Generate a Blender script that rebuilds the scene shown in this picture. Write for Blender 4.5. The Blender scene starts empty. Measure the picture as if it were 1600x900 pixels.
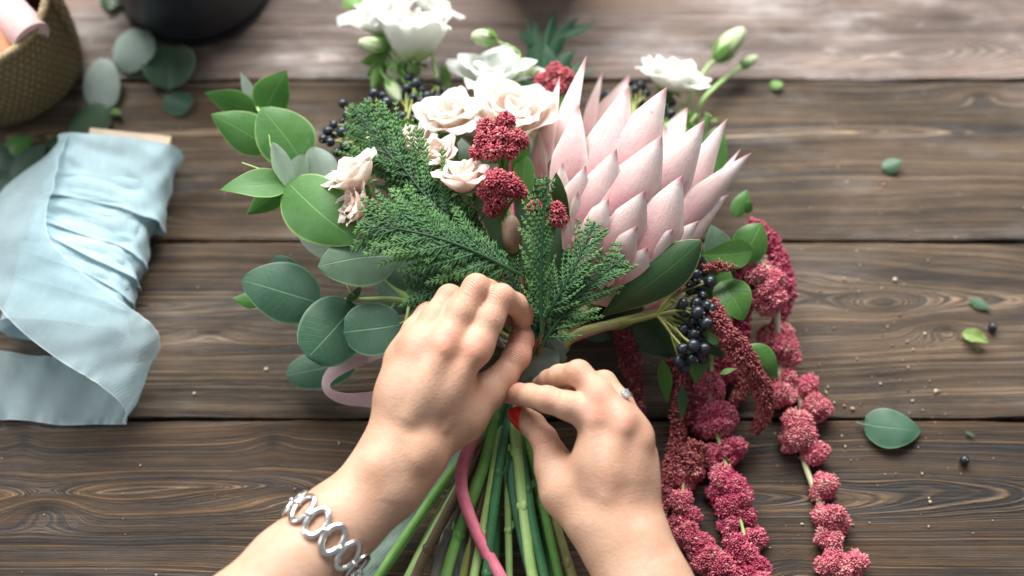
import bpy, math, random
import numpy as np
from mathutils import Vector, Matrix

R = math.radians
rng = np.random.default_rng(7)
random.seed(7)
sc = bpy.context.scene
C = sc.collection

# ------------------------------------------------------------------ camera
CAM_H, PITCH, FPX = 0.90, 67.0, 2174.0
cam_d = bpy.data.cameras.new("camera")
cam = bpy.data.objects.new("camera", cam_d)
C.objects.link(cam)
cam.location = (0.0, -CAM_H / math.tan(R(PITCH)), CAM_H)
cam.rotation_euler = (R(90 - PITCH), 0, 0)
cam_d.sensor_width = 36.0
cam_d.lens = 36.0 * FPX / 1600.0
cam_d.clip_start, cam_d.clip_end = 0.01, 50.0
cam_d.dof.use_dof = True
cam_d.dof.focus_distance = 0.872
cam_d.dof.aperture_fstop = 2.3
sc.camera = cam

# ------------------------------------------------------------------ light
w = bpy.data.worlds.new("World")
sc.world = w
w.use_nodes = True
bg = w.node_tree.nodes["Background"]
bg.inputs[0].default_value = (0.92, 0.96, 1.0, 1)
bg.inputs[1].default_value = 0.29


def area(name, loc, target, sx, sy, power, col):
    d = bpy.data.lights.new(name, "AREA")
    d.shape = "RECTANGLE"
    d.size, d.size_y, d.energy, d.color = sx, sy, power, col
    o = bpy.data.objects.new(name, d)
    C.objects.link(o)
    o.location = loc
    o.rotation_euler = (Vector(target) - Vector(loc)).to_track_quat("-Z", "Y").to_euler()
    return o


area("window_light", (-0.15, 1.48, 1.46), (0.02, 0.10, 0.05), 2.3, 1.0, 150.0, (1.0, 0.985, 0.96))
area("side_window_light", (-1.9, 0.1, 1.3), (0, 0.0, 0.05), 0.9, 0.9, 17.0, (1.0, 0.98, 0.95))

sc.view_settings.view_transform = "Standard"
sc.view_settings.look = "None"
sc.view_settings.exposure = 0.12
sc.view_settings.gamma = 1.0
sc.render.engine = "CYCLES"
sc.cycles.use_denoising = True
sc.cycles.max_bounces = 8
sc.cycles.transparent_max_bounces = 12
sc.cycles.use_adaptive_sampling = False

# ------------------------------------------------------------------ geometry helpers
_cp, _sp = math.cos(R(90 - PITCH)), math.sin(R(90 - PITCH))
CAMP = np.array(cam.location[:])


def ray(px, py):
    x, y, z = (px - 800) / FPX, (450 - py) / FPX, -1.0
    return np.array([x, y * _cp - z * _sp, y * _sp + z * _cp])


def P(px, py, z=0.0):
    """the point at height z above the table that stands at photo position (px, py)"""
    d = ray(px, py)
    return CAMP + d * ((z - CAMP[2]) / d[2])


def S(px, py, z=0.0):
    """metres per photo pixel there"""
    return np.dot(P(px, py, z) - CAMP, np.array([0, _sp, -_cp])) / FPX


def PP(pts):
    return np.array([P(*p) for p in pts])


def nz(v):
    v = np.asarray(v, float)
    return v / max(1e-12, np.linalg.norm(v))


def crom(pts, n):
    """Catmull-Rom resample of an (m,k) array to n rows"""
    p = np.asarray(pts, float)
    if len(p) == 2:
        t = np.linspace(0, 1, n)[:, None]
        return p[0] * (1 - t) + p[1] * t
    q = np.vstack([2 * p[0] - p[1], p, 2 * p[-1] - p[-2]])
    t = np.linspace(0, len(p) - 1 - 1e-9, n)
    i = t.astype(int)
    f = (t - i)[:, None]
    a, b, c, d = q[i], q[i + 1], q[i + 2], q[i + 3]
    return 0.5 * (2 * b + (c - a) * f + (2 * a - 5 * b + 4 * c - d) * f**2 + (3 * b - a - 3 * c + d) * f**3)


class MB:
    """collects geometry for ONE mesh object"""

    def __init__(self):
        self.v, self.f, self.uv, self.col, self.n = [], [], [], [], 0

    def add(self, V, F, uv=None, col=None, mat=0):
        V = np.asarray(V, float)
        F = np.asarray(F, int)
        self.v.append(V)
        self.uv.append(np.zeros((len(V), 2)) if uv is None else np.asarray(uv, float))
        if col is None:
            col = np.zeros(len(V))
        self.col.append(np.broadcast_to(np.asarray(col, float), (len(V),)))
        self.f.append((F + self.n, mat))
        self.n += len(V)
        return self

    def build(self, name, mats, parent=None, smooth=True):
        V = np.concatenate(self.v)
        uv = np.concatenate(self.uv)
        col = np.concatenate(self.col)
        loops = np.concatenate([f.ravel() for f, _ in self.f])
        tot = np.concatenate([np.full(len(f), f.shape[1]) for f, _ in self.f])
        mi = np.concatenate([np.full(len(f), m) for f, m in self.f])
        start = np.concatenate([[0], np.cumsum(tot)[:-1]])
        me = bpy.data.meshes.new(name)
        me.vertices.add(len(V))
        me.vertices.foreach_set("co", V.astype(np.float32).ravel())
        me.loops.add(len(loops))
        me.loops.foreach_set("vertex_index", loops.astype(np.int32))
        me.polygons.add(len(tot))
        me.polygons.foreach_set("loop_start", start.astype(np.int32))
        me.polygons.foreach_set("loop_total", tot.astype(np.int32))
        if not isinstance(mats, (list, tuple)):
            mats = [mats]
        for m in mats:
            me.materials.append(m)
        me.polygons.foreach_set("material_index", mi.astype(np.int32))
        me.polygons.foreach_set("use_smooth", np.full(len(tot), smooth))
        me.update(calc_edges=True)
        l = me.uv_layers.new(name="UVMap")
        l.data.foreach_set("uv", uv[loops].astype(np.float32).ravel())
        at = me.attributes.new("tint", "FLOAT", "POINT")
        at.data.foreach_set("value", col.astype(np.float32))
        me.validate()
        o = bpy.data.objects.new(name, me)
        C.objects.link(o)
        if parent is not None:
            o.parent = parent
            o.matrix_parent_inverse = parent.matrix_world.inverted() if False else Matrix.Translation(-Vector(parent.location))
        return o


def thing(name, label, cat, loc, group=None):
    o = bpy.data.objects.new(name, None)
    C.objects.link(o)
    o.location = Vector(np.asarray(loc, float))
    o.empty_display_size = 0.02
    return tag(o, label, cat, group)


def tag(o, label, cat, group=None, kind=None):
    o["label"], o["category"] = label, cat
    if group:
        o["group"] = group
    if kind:
        o["kind"] = kind
    return o


def gridfaces(nu, nv, closed=False):
    i = np.arange(nu - 1)[:, None]
    m = nv if closed else nv - 1
    j = np.arange(m)[None, :]
    j2 = (j + 1) % nv
    return np.stack([i * nv + j, i * nv + j2, (i + 1) * nv + j2, (i + 1) * nv + j], -1).reshape(-1, 4)


def frames(p):
    """parallel-transport frames along a polyline"""
    t = np.gradient(p, axis=0)
    t /= np.linalg.norm(t, axis=1)[:, None] + 1e-12
    a = np.array([0, 0, 1.0]) if abs(t[0][2]) < 0.9 else np.array([1.0, 0, 0])
    n = nz(a - t[0] * np.dot(a, t[0]))
    N = []
    for i in range(len(p)):
        n = nz(n - t[i] * np.dot(n, t[i]))
        N.append(n)
    N = np.array(N)
    return t, N, np.cross(t, N)


def tube(mb, pts, rad, n=8, seg=None, flat=1.0, mat=0, col=None, caps=True, raw=False):
    pts = np.asarray(pts, float)
    seg = seg or max(8, len(pts) * 6)
    p = pts if raw else crom(pts, seg)
    seg = len(p)
    r = np.interp(np.linspace(0, 1, seg), np.linspace(0, 1, len(np.atleast_1d(rad))), np.atleast_1d(rad)) if np.ndim(rad) else np.full(seg, rad)
    t, N, B = frames(p)
    a = np.linspace(0, 2 * math.pi, n, endpoint=False)
    V = p[:, None] + r[:, None, None] * (np.cos(a)[None, :, None] * B[:, None] + flat * np.sin(a)[None, :, None] * N[:, None])
    uv = np.stack(np.broadcast_arrays(np.linspace(0, 1, seg)[:, None], (a / 6.2832)[None]), -1)
    V = V.reshape(-1, 3)
    uv = uv.reshape(-1, 2)
    mb.add(V, gridfaces(seg, n, True), uv, col if np.ndim(col) == 0 else None, mat)
    if caps:
        for e, ii in ((0, range(n - 1, -1, -1)), (seg - 1, range(n))):
            ring = V[e * n:(e + 1) * n][list(ii)]
            mb.add(ring, [list(range(n))], np.zeros((n, 2)), col if np.ndim(col) == 0 else None, mat)
    return mb


def ico(sub=0):
    g = (1 + 5**0.5) / 2
    V = [(-1, g, 0), (1, g, 0), (-1, -g, 0), (1, -g, 0), (0, -1, g), (0, 1, g), (0, -1, -g), (0, 1, -g), (g, 0, -1), (g, 0, 1), (-g, 0, -1), (-g, 0, 1)]
    F = [(0, 11, 5), (0, 5, 1), (0, 1, 7), (0, 7, 10), (0, 10, 11), (1, 5, 9), (5, 11, 4), (11, 10, 2), (10, 7, 6), (7, 1, 8), (3, 9, 4), (3, 4, 2), (3, 2, 6), (3, 6, 8), (3, 8, 9), (4, 9, 5), (2, 4, 11), (6, 2, 10), (8, 6, 7), (9, 8, 1)]
    V = [nz(v) for v in V]
    for _ in range(sub):
        cache, F2 = {}, []

        def mid(a, b):
            k = (min(a, b), max(a, b))
            if k not in cache:
                V.append(nz(V[a] + V[b]))
                cache[k] = len(V) - 1
            return cache[k]
        for a, b, c in F:
            x, y, z = mid(a, b), mid(b, c), mid(c, a)
            F2 += [(a, x, z), (b, y, x), (c, z, y), (x, y, z)]
        F = F2
    return np.array(V), np.array(F)


ICO0, ICO1, ICO2, ICO3 = ico(0), ico(1), ico(2), ico(3)


def inst(mb, base, M, T, col=None, mat=0, uv=None):
    """many copies of a base mesh baked into one mesh (grains, twigs)"""
    bv, bf = base
    n, k = len(T), len(bv)
    V = np.einsum("nij,kj->nki", M, bv) + T[:, None]
    F = (bf[None] + (np.arange(n) * k)[:, None, None]).reshape(-1, bf.shape[1])
    c = None if col is None else np.repeat(np.asarray(col), k) if np.ndim(col) == 1 else np.asarray(col).ravel()
    u = None if uv is None else np.tile(uv, (n, 1))
    mb.add(V.reshape(-1, 3), F, u, c, mat)


def basis(z, roll=None):
    """(n,3,3) matrices whose columns are x,y,z with z given"""
    z = z / (np.linalg.norm(z, axis=1)[:, None] + 1e-12)
    a = np.where(np.abs(z[:, 2:3]) < 0.9, np.array([[0, 0, 1.0]]), np.array([[1.0, 0, 0]]))
    x = np.cross(a, z)
    x /= np.linalg.norm(x, axis=1)[:, None]
    y = np.cross(z, x)
    if roll is not None:
        c, s = np.cos(roll)[:, None], np.sin(roll)[:, None]
        x, y = x * c + y * s, y * c - x * s
    return np.stack([x, y, z], -1)


def fib(n):
    i = np.arange(n) + 0.5
    ph = np.arccos(1 - 2 * i / n)
    th = math.pi * (1 + 5**0.5) * i
    return np.stack([np.cos(th) * np.sin(ph), np.sin(th) * np.sin(ph), np.cos(ph)], -1)


def rot(v, axis, ang):
    return np.array(Matrix.Rotation(ang, 3, Vector(axis)) @ Vector(v))


def wob(x, y, seed=0):
    """cheap smooth pseudo-noise"""
    s = seed * 1.37
    return (np.sin(x * 1.0 + y * 1.7 + s) + np.sin(x * 2.3 - y * 1.1 + 2.1 * s) * 0.6 + np.sin(x * 3.9 + y * 3.1 + 0.7 * s) * 0.35) / 1.95


SHAPES = {
    "ovate": lambda u: np.sin(math.pi * u**0.72) ** 0.95,
    "broad": lambda u: np.clip(np.sin(math.pi * u**0.8), 0, 1) ** 0.68,
    "round": lambda u: np.sqrt(np.clip(1 - (2 * u - 1) ** 2, 0, 1)) ** 0.92,
    "lance": lambda u: np.sin(math.pi * u**0.8) ** 1.25,
    "obovate": lambda u: np.clip(np.sin(math.pi * u**1.45), 0, 1) ** 0.8,
    "bract": lambda u: np.where(u < 0.42, 0.62 + 0.38 * np.sin(np.clip(u / 0.42, 0, 1) * math.pi / 2), np.clip(1 - ((u - 0.42) / 0.58), 0, 1) ** 0.92),
    "strip": lambda u: np.clip(u * 8, 0, 1) * np.clip((1 - u) * 8, 0, 1),
}


def leaf(mb, base, tip, width, nrm=None, shape="ovate", bend=0.0, cup=0.0, fold=0.0, wave=0.0, roll=0.0, twist=0.0, nu=18, nv=9, seed=0, col=None, thick=0.0, curl=0.0, mat=0):
    base, tip = np.asarray(base, float), np.asarray(tip, float)
    ax = tip - base
    L = np.linalg.norm(ax)
    x = ax / L
    if nrm is None:
        nrm = 0.65 * nz(CAMP - (base + tip) / 2) + np.array([0, 0, 0.45])
    n = nz(nrm - x * np.dot(nrm, x))
    n = rot(n, x, R(roll))
    y = np.cross(n, x)
    u = np.linspace(0, 1, nu)
    wd = SHAPES[shape](np.clip(u, 0.0, 1)) * width / 2
    v = np.linspace(-1, 1, nv)
    U, Vv = np.meshgrid(u, v, indexing="ij")
    W = wd[:, None]
    tw = R(twist) * (U - 0.3)
    h = -cup * W * Vv**2 + fold * np.abs(Vv) * W + wave * width * wob(U * 7, Vv * 2.0, seed) * (0.15 + Vv**2)
    off = Vv * W
    cy, sy = np.cos(tw), np.sin(tw)
    oy, on = off * cy - h * sy, off * sy + h * cy
    along = L * U
    on = on + bend * L * 4 * U * (1 - U) - curl * L * np.clip(U - 0.55, 0, 1) ** 2 * 4
    sway = 0.025 * L * np.sin(U * 3.0 + seed)
    V = base + along[..., None] * x + (oy + sway)[..., None] * y + on[..., None] * n
    uv = np.stack([U, Vv * 0.5 + 0.5], -1)
    V, uv = V.reshape(-1, 3), uv.reshape(-1, 2)
    F = gridfaces(nu, nv)
    c = 0.0 if col is None else col
    mb.add(V, F[:, ::-1], uv, c, mat)
    if thick:
        nn = np.broadcast_to(n, V.shape)
        edge = (SHAPES[shape](np.clip(uv[:, 0], 0, 1)) * (1 - (uv[:, 1] * 2 - 1) ** 2))[:, None]
        mb.add(V - nn * thick * np.clip(edge, 0.02, 1), F, uv, c, mat)
    return mb


def lf(mb, b, t, wpx, **k):
    """leaf from photo positions (x, y, z) and width in photo pixels"""
    B, T = P(*b), P(*t)
    m = [(b[i] + t[i]) / 2 for i in range(3)]
    if wpx > 24:
        k.setdefault("wave", 0.014)
        k.setdefault("twist", math.sin(b[0] * 1.7 + t[1]) * 16)
        k.setdefault("curl", 0.05 + 0.05 * math.sin(b[1] * 2.3))
    return leaf(mb, B, T, wpx * S(*m), **k)


def loft(mb, lines, nu=60, nv=14, ripple=0.0, seed=0, mat=0, edge=0.0):
    """ribbon through cross lines [(p0, p1), ...]"""
    A = crom(np.array([a for a, _ in lines]), nu)
    Bq = crom(np.array([b for _, b in lines]), nu)
    v = np.linspace(0, 1, nv)
    V = A[:, None] * (1 - v)[None, :, None] + Bq[:, None] * v[None, :, None]
    U, Vv = np.meshgrid(np.linspace(0, 1, nu), v, indexing="ij")
    du = np.gradient(V, axis=0)
    dv = np.gradient(V, axis=1)
    N = np.cross(du, dv)
    N /= np.linalg.norm(N, axis=-1)[..., None] + 1e-12
    k = ripple * wob(U * 16, Vv * 4, seed) + edge * ((2 * Vv - 1) ** 6) * np.sin(U * 70 + 3 * np.sin(U * 23 + seed) + (Vv > 0.5) * 2)
    V = V + N * k[..., None]
    mb.add(V.reshape(-1, 3), gridfaces(nu, nv), np.stack([U, Vv], -1).reshape(-1, 2), 0.0, mat)
    return mb, V


# ------------------------------------------------------------------ shader helpers
class X:
    """a socket one can do arithmetic with"""

    def __init__(s, nt, sock):
        s.nt, s.s = nt, sock

    def op(s, o, b=None, c=None, clamp=False):
        n = s.nt.nodes.new("ShaderNodeMath")
        n.operation = o
        n.use_clamp = clamp
        for i, q in enumerate((s, b, c)):
            if q is None:
                continue
            if isinstance(q, X):
                s.nt.links.new(q.s, n.inputs[i])
            else:
                n.inputs[i].default_value = q
        return X(s.nt, n.outputs[0])

    def __add__(s, b): return s.op("ADD", b)
    __radd__ = __add__
    def __sub__(s, b): return s.op("SUBTRACT", b)
    def __rsub__(s, b): return (s * -1.0) + b
    def __mul__(s, b): return s.op("MULTIPLY", b)
    __rmul__ = __mul__
    def __truediv__(s, b): return s.op("DIVIDE", b)
    def __pow__(s, b): return s.op("POWER", b)
    def abs(s): return s.op("ABSOLUTE")
    def sin(s): return s.op("SINE")
    def exp(s): return s.op("EXPONENT")
    def sqrt(s): return s.op("SQRT")
    def frac(s): return s.op("FRACT")
    def clamp(s): return s.op("ADD", 0.0, clamp=True)

    def ss(s, a, b):
        n = s.nt.nodes.new("ShaderNodeMapRange")
        n.interpolation_type = "SMOOTHSTEP"
        s.nt.links.new(s.s, n.inputs[0])
        n.inputs[1].default_value, n.inputs[2].default_value = a, b
        return X(s.nt, n.outputs[0])


class Mat:
    def __init__(s, name, rough=0.5, spec=0.5, **k):
        s.m = bpy.data.materials.new(name)
        s.m.use_nodes = True
        s.nt = s.m.node_tree
        s.b = s.nt.nodes["Principled BSDF"]
        s.out = s.nt.nodes["Material Output"]
        s.set("Roughness", rough)
        s.set("Specular IOR Level", spec)
        for kk, v in k.items():
            s.set(kk, v)

    def set(s, name, v):
        i = s.b.inputs[name]
        if isinstance(v, X):
            s.nt.links.new(v.s, i)
        elif hasattr(v, "is_output"):
            s.nt.links.new(v, i)
        else:
            i.default_value = v if not isinstance(v, tuple) or len(v) != 3 or name == "Subsurface Radius" else (*v, 1)

    def node(s, t, **k):
        n = s.nt.nodes.new(t)
        for a, v in k.items():
            setattr(n, a, v)
        return n

    def coord(s, which="Object"):
        n = s.node("ShaderNodeTexCoord")
        return n.outputs[which]

    def sep(s, sock):
        n = s.node("ShaderNodeSeparateXYZ")
        s.nt.links.new(sock, n.inputs[0])
        return [X(s.nt, o) for o in n.outputs]

    def comb(s, x, y, z):
        n = s.node("ShaderNodeCombineXYZ")
        for i, q in enumerate((x, y, z)):
            if isinstance(q, X):
                s.nt.links.new(q.s, n.inputs[i])
            else:
                n.inputs[i].default_value = q
        return n.outputs[0]

    def noise(s, vec, scale, detail=3, rough=0.55, dist=0.0):
        n = s.node("ShaderNodeTexNoise")
        s.nt.links.new(vec, n.inputs["Vector"])
        n.inputs["Scale"].default_value = scale
        n.inputs["Detail"].default_value = detail
        n.inputs["Roughness"].default_value = rough
        n.inputs["Distortion"].default_value = dist
        return X(s.nt, n.outputs["Fac"])

    def voro(s, vec, scale, feature="F1"):
        n = s.node("ShaderNodeTexVoronoi", feature=feature)
        s.nt.links.new(vec, n.inputs["Vector"])
        n.inputs["Scale"].default_value = scale
        return X(s.nt, n.outputs["Distance"])

    def mix(s, f, a, b, mode="MIX"):
        n = s.node("ShaderNodeMix", data_type="RGBA", blend_type=mode)
        for i, q in ((0, f), (6, a), (7, b)):
            if isinstance(q, X):
                s.nt.links.new(q.s, n.inputs[i])
            elif hasattr(q, "is_output"):
                s.nt.links.new(q, n.inputs[i])
            elif i == 0:
                n.inputs[0].default_value = q
            else:
                n.inputs[i].default_value = (*q, 1)
        return n.outputs[2]

    def attr(s, name="tint"):
        n = s.node("ShaderNodeAttribute", attribute_name=name)
        return X(s.nt, n.outputs["Fac"])

    def back(s):
        n = s.node("ShaderNodeNewGeometry")
        return X(s.nt, n.outputs["Backfacing"])

    def rand(s):
        n = s.node("ShaderNodeObjectInfo")
        return X(s.nt, n.outputs["Random"])

    def bump(s, h, strength=0.3, dist=0.001):
        n = s.node("ShaderNodeBump")
        n.inputs["Strength"].default_value = strength
        n.inputs["Distance"].default_value = dist
        s.nt.links.new(h.s, n.inputs["Height"])
        s.set("Normal", n.outputs[0])
        return n.outputs[0]

    def translucent(s, col, fac, transp=0.0):
        t = s.node("ShaderNodeBsdfTranslucent")
        if hasattr(col, "is_output"):
            s.nt.links.new(col, t.inputs[0])
        else:
            t.inputs[0].default_value = (*col, 1)
        mx = s.node("ShaderNodeMixShader")
        mx.inputs[0].default_value = fac
        s.nt.links.new(s.b.outputs[0], mx.inputs[1])
        s.nt.links.new(t.outputs[0], mx.inputs[2])
        last = mx.outputs[0]
        if transp:
            tr = s.node("ShaderNodeBsdfTransparent")
            m2 = s.node("ShaderNodeMixShader")
            if isinstance(transp, X):
                s.nt.links.new(transp.s, m2.inputs[0])
            else:
                m2.inputs[0].default_value = transp
            s.nt.links.new(last, m2.inputs[1])
            s.nt.links.new(tr.outputs[0], m2.inputs[2])
            last = m2.outputs[0]
        s.nt.links.new(last, s.out.inputs[0])


def wood_mat(name, seed, yc, zc, slope, xc, knots, tone, freq=300.0, grey=0.5, light=0.6, patch=0.3):
    m = Mat(name, 0.5, 0.36)
    co = m.coord()
    x, y, z = m.sep(co)
    st = m.comb(x * 1.0 + seed * 3.1, y * 3.5 + seed * 1.7, 0.0)
    lo = m.noise(st, 2.6, 2, 0.5) - 0.5
    mid = m.noise(m.comb(x * 1.0 + seed, y * 7.0, 3.0), 9.0, 2, 0.5) - 0.5
    yy = y - yc + lo * 0.035 + mid * 0.005
    zz = (x - xc) * slope + zc + lo * 0.03
    ph = (yy * yy + zz * zz).sqrt() * freq
    kn = None
    for kx, ky, sx, sy, amp in knots:
        dx, dy = (x - kx) / sx, (y - ky) / sy
        d2 = dx * dx + dy * dy
        g = (d2 * -1.0).exp()
        ph = ph + g * amp
        core = (d2 * -7.0).exp()
        kn = core if kn is None else kn + core
    wn0 = m.node("ShaderNodeTexNoise", noise_dimensions="1D")
    m.nt.links.new((ph * 0.55 + seed).s, wn0.inputs["W"])
    wn0.inputs["Detail"].default_value = 2
    ph = ph + X(m.nt, wn0.outputs["Fac"]) * 3.2
    t = ph.frac()
    wn = m.node("ShaderNodeTexWhiteNoise", noise_dimensions="1D")
    m.nt.links.new(ph.op("FLOOR").s, wn.inputs["W"])
    ring = X(m.nt, wn.outputs["Value"])
    wide = m.noise(m.comb(x * 0.9 + seed * 5.0, y * 9.0, 4.0), 3.0, 3, 0.55)
    line = t.ss(0.05, 0.42) * (1.0 - t.ss(0.55, 0.98))              # broad soft bands
    thin = t.ss(0.36, 0.49) * (1.0 - t.ss(0.50, 0.62)) * (ring * 0.9 + 0.25)              # thin pale ridge lines
    fib = m.noise(m.comb(x * 3.0 + seed, y * 160.0, 0.0), 5.0, 5, 0.65)
    fib2 = m.noise(m.comb(x * 1.2 + seed, y * 60.0, 5.0), 9.0, 4, 0.6)
    vary = m.noise(m.comb(x * 2.0 + seed * 2, y * 6.0, 1.0), 3.5, 4, 0.6)
    blot = m.noise(m.comb(x * 2.0 - seed, y * 5.0, 7.0), 4.0, 5, 0.62)
    dark, brown, tan, gry = tone
    ochre = (brown[0] * 1.5, brown[1] * 1.22, brown[2] * 0.62)
    c = m.mix(vary.ss(0.36, 0.64), dark, brown)
    c = m.mix(vary.ss(0.58, 0.8) * 0.55, c, ochre)
    c = m.mix(blot.ss(0.48, 0.70) * grey * 0.8, c, gry)
    c = m.mix((1.0 - ring) * 0.45 * wide.ss(0.4, 0.6), c, dark)
    c = m.mix(line * 0.40 * fib2.ss(0.2, 0.7) * ring, c, tan)
    c = m.mix(thin * (light * 1.25) * vary.ss(0.25, 0.65) * fib.ss(0.25, 0.6), c, tan)
    c = m.mix(fib2.ss(0.54, 0.75) * 0.28, c, gry)
    c = m.mix((1.0 - t.ss(0.02, 0.2)) * 0.55 * fib.ss(0.2, 0.5), c, dark)
    c = m.mix(fib.ss(0.58, 0.36) * 0.0 + (1.0 - fib.ss(0.30, 0.46)) * 0.75, c, (dark[0] * 0.35, dark[1] * 0.35, dark[2] * 0.35))
    sc_ = m.noise(m.comb(x * 6.0 + seed, y * 14.0, 2.0), 10.0, 6, 0.7)
    c = m.mix(sc_.ss(0.60, 0.76) * patch, c, gry)
    rust = m.noise(m.comb(x * 1.6 + seed * 7.0, y * 8.0, 9.0), 3.2, 4, 0.6)
    c = m.mix(rust.ss(0.60, 0.72) * 0.55, c, (brown[0] * 1.1, brown[1] * 0.78, brown[2] * 0.5))
    if kn is not None:
        c = m.mix(kn.clamp() * 0.8, c, (dark[0] * 0.7, dark[1] * 0.7, dark[2] * 0.75))
    m.set("Base Color", c)
    m.set("Roughness", (fib * 0.30 + 0.33 + vary * 0.12).clamp())
    h = line * 0.55 + thin * 0.35 + fib * 0.8 + fib2 * 0.5
    m.bump(h, 0.55, 0.0011)
    return m.m


def leaf_mat(name, front, backc, rim, vein, rough=0.52, trans=0.3, bloom=0.0, side=11.0, veinstr=0.55, var=0.35):
    m = Mat(name, rough, 0.4)
    u, v, _ = m.sep(m.coord("UV"))
    obj = m.coord()
    av = (v - 0.5).abs() * 2.0
    n1 = m.noise(obj, 45, 4, 0.6)
    n2 = m.noise(obj, 260, 3, 0.6)
    rv = m.rand()
    midr = 1.0 - av.ss(0.0, 0.045)
    sv = ((u * side - av * 2.4 + n1 * 0.8).frac() - 0.5).abs()
    sv = (1.0 - sv.ss(0.0, 0.07)) * (1.0 - av.ss(0.7, 1.0))
    dk = tuple(q * 0.62 for q in front)
    lt = (front[0] * 1.45, front[1] * 1.3, front[2] * 1.3)
    c = m.mix((n1.ss(0.3, 0.7) * var + rv * 0.3).clamp(), front, lt)
    c = m.mix(n2.ss(0.5, 0.75) * var, c, dk)
    sp = m.noise(obj, 140, 3, 0.7)
    c = m.mix(sp.ss(0.66, 0.74) * 0.45, c, (0.10, 0.075, 0.035))
    c = m.mix((1.0 - sp.ss(0.22, 0.36)) * 0.35, c, backc)
    if bloom:
        c = m.mix(m.noise(obj, 22, 3, 0.6).ss(0.4, 0.72) * bloom, c, backc)
    c = m.mix(sv * veinstr * 0.22, c, vein)
    c = m.mix(midr * veinstr, c, vein)
    c = m.mix(av.ss(0.9, 0.985) * 0.8, c, rim)
    cb = m.mix(sv * 0.25, backc, vein)
    c = m.mix(m.back(), c, cb)
    m.set("Base Color", c)
    m.bump(n2 * 0.35 + midr * -0.6 + sv * -0.15 + n1 * 0.6, 0.3, 0.0012)
    tc = m.mix(0.5, c, (lt[0] * 1.2, lt[1] * 1.5, lt[2] * 0.6))
    m.translucent(tc, trans)
    return m.m


def petal_mat(name, base, edge, heart, rough=0.55, trans=0.35, streak=0.3):
    m = Mat(name, rough, 0.25)
    u, v, _ = m.sep(m.coord("UV"))
    obj = m.coord()
    n1 = m.noise(obj, 60, 3, 0.6)
    fan = m.noise(m.comb(u * 1.5, v * 26.0, 0.0), 3.0, 2, 0.5)
    c = m.mix((u + n1 * 0.4 - 0.2).ss(0.05, 0.42), heart, base)
    c = m.mix((u + n1 * 0.3 - 0.15).ss(0.62, 1.0), c, edge)
    c = m.mix(fan.ss(0.5, 0.8) * streak, c, heart)
    m.set("Base Color", c)
    m.bump(fan * 0.6 + m.noise(obj, 500, 2, 0.5) * 0.4, 0.25, 0.0008)
    m.translucent(c, trans)
    return m.m


def grain_mat(name, stops, rough=0.6, spec=0.3, noise_scale=90):
    """tint attribute 0..1 runs through the colour stops"""
    m = Mat(name, rough, spec)
    r = m.node("ShaderNodeValToRGB")
    e = r.color_ramp.elements
    while len(e) < len(stops):
        e.new(0.5)
    for q, (p, c) in zip(e, stops):
        q.position, q.color = p, (*c, 1)
    f = m.attr() * 0.8 + m.noise(m.coord(), noise_scale, 3, 0.6) * 0.4 - 0.1
    m.nt.links.new(f.s, r.inputs[0])
    m.set("Base Color", r.outputs[0])
    m.bump(m.noise(m.coord(), 900, 2, 0.5), 0.3, 0.0006)
    m.translucent(r.outputs[0], 0.12)
    return m.m


def stem_mat(name, a, b, rough=0.45, streak=40.0):
    m = Mat(name, rough, 0.4)
    u, v, _ = m.sep(m.coord("UV"))
    obj = m.coord()
    n = m.noise(m.comb(u * 3.0, v * 14.0, m.rand() * 9.0), 3.0, 4, 0.6)
    n2 = m.noise(obj, 70, 4, 0.6)
    c = m.mix((n * 0.6 + n2 * 0.5).ss(0.3, 0.75), a, b)
    c = m.mix(m.noise(obj, 400, 2, 0.5).ss(0.62, 0.75) * 0.4, c, tuple(q * 0.45 for q in a))
    m.set("Base Color", c)
    m.bump(n + n2, 0.3, 0.0008)
    return m.m


def cloth_mat(name, col, trans=0.3, transp=0.0, weave=2600.0, edgec=None):
    m = Mat(name, 0.75, 0.2)
    u, v, _ = m.sep(m.coord("UV"))
    ox, oy, oz = m.sep(m.coord())
    obj = m.coord()
    n = m.noise(obj, 30, 4, 0.6)
    wv = (ox * weave).sin() * (oy * weave).sin() * 0.5 + 0.5
    slub = m.noise(m.comb(u * 160.0, v * 3.0, 0.0), 1.0, 3, 0.6)
    lt = tuple(min(1, q * 1.12) for q in col)
    dk = tuple(q * 0.86 for q in col)
    c = m.mix((n * 0.8 + slub * 0.2).ss(0.3, 0.7), dk, lt)
    if edgec:
        e = (v - 0.5).abs() * 2.0
        c = m.mix(e.ss(0.95, 0.99) * 0.8, c, edgec)
    m.set("Base Color", c)
    m.set("Sheen Weight", 0.25)
    m.bump(wv * 0.6 + slub * 0.4 + n * 1.4 + m.noise(obj, 130, 4, 0.6), 0.25, 0.0009)
    m.translucent(c, trans, transp)
    return m.m


def plain_mat(name, col, rough=0.5, metal=0.0, var=0.2, scale=60, bump=0.2, spec=0.5):
    m = Mat(name, rough, spec)
    n = m.noise(m.coord(), scale, 5, 0.62)
    c = m.mix(n.ss(0.3, 0.7), tuple(q * (1 - var) for q in col), tuple(min(1, q * (1 + var)) for q in col))
    m.set("Base Color", c)
    m.set("Metallic", metal)
    m.set("Roughness", (n * 0.25 + rough - 0.12).clamp())
    if bump:
        m.bump(n, bump, 0.001)
    return m.m

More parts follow.
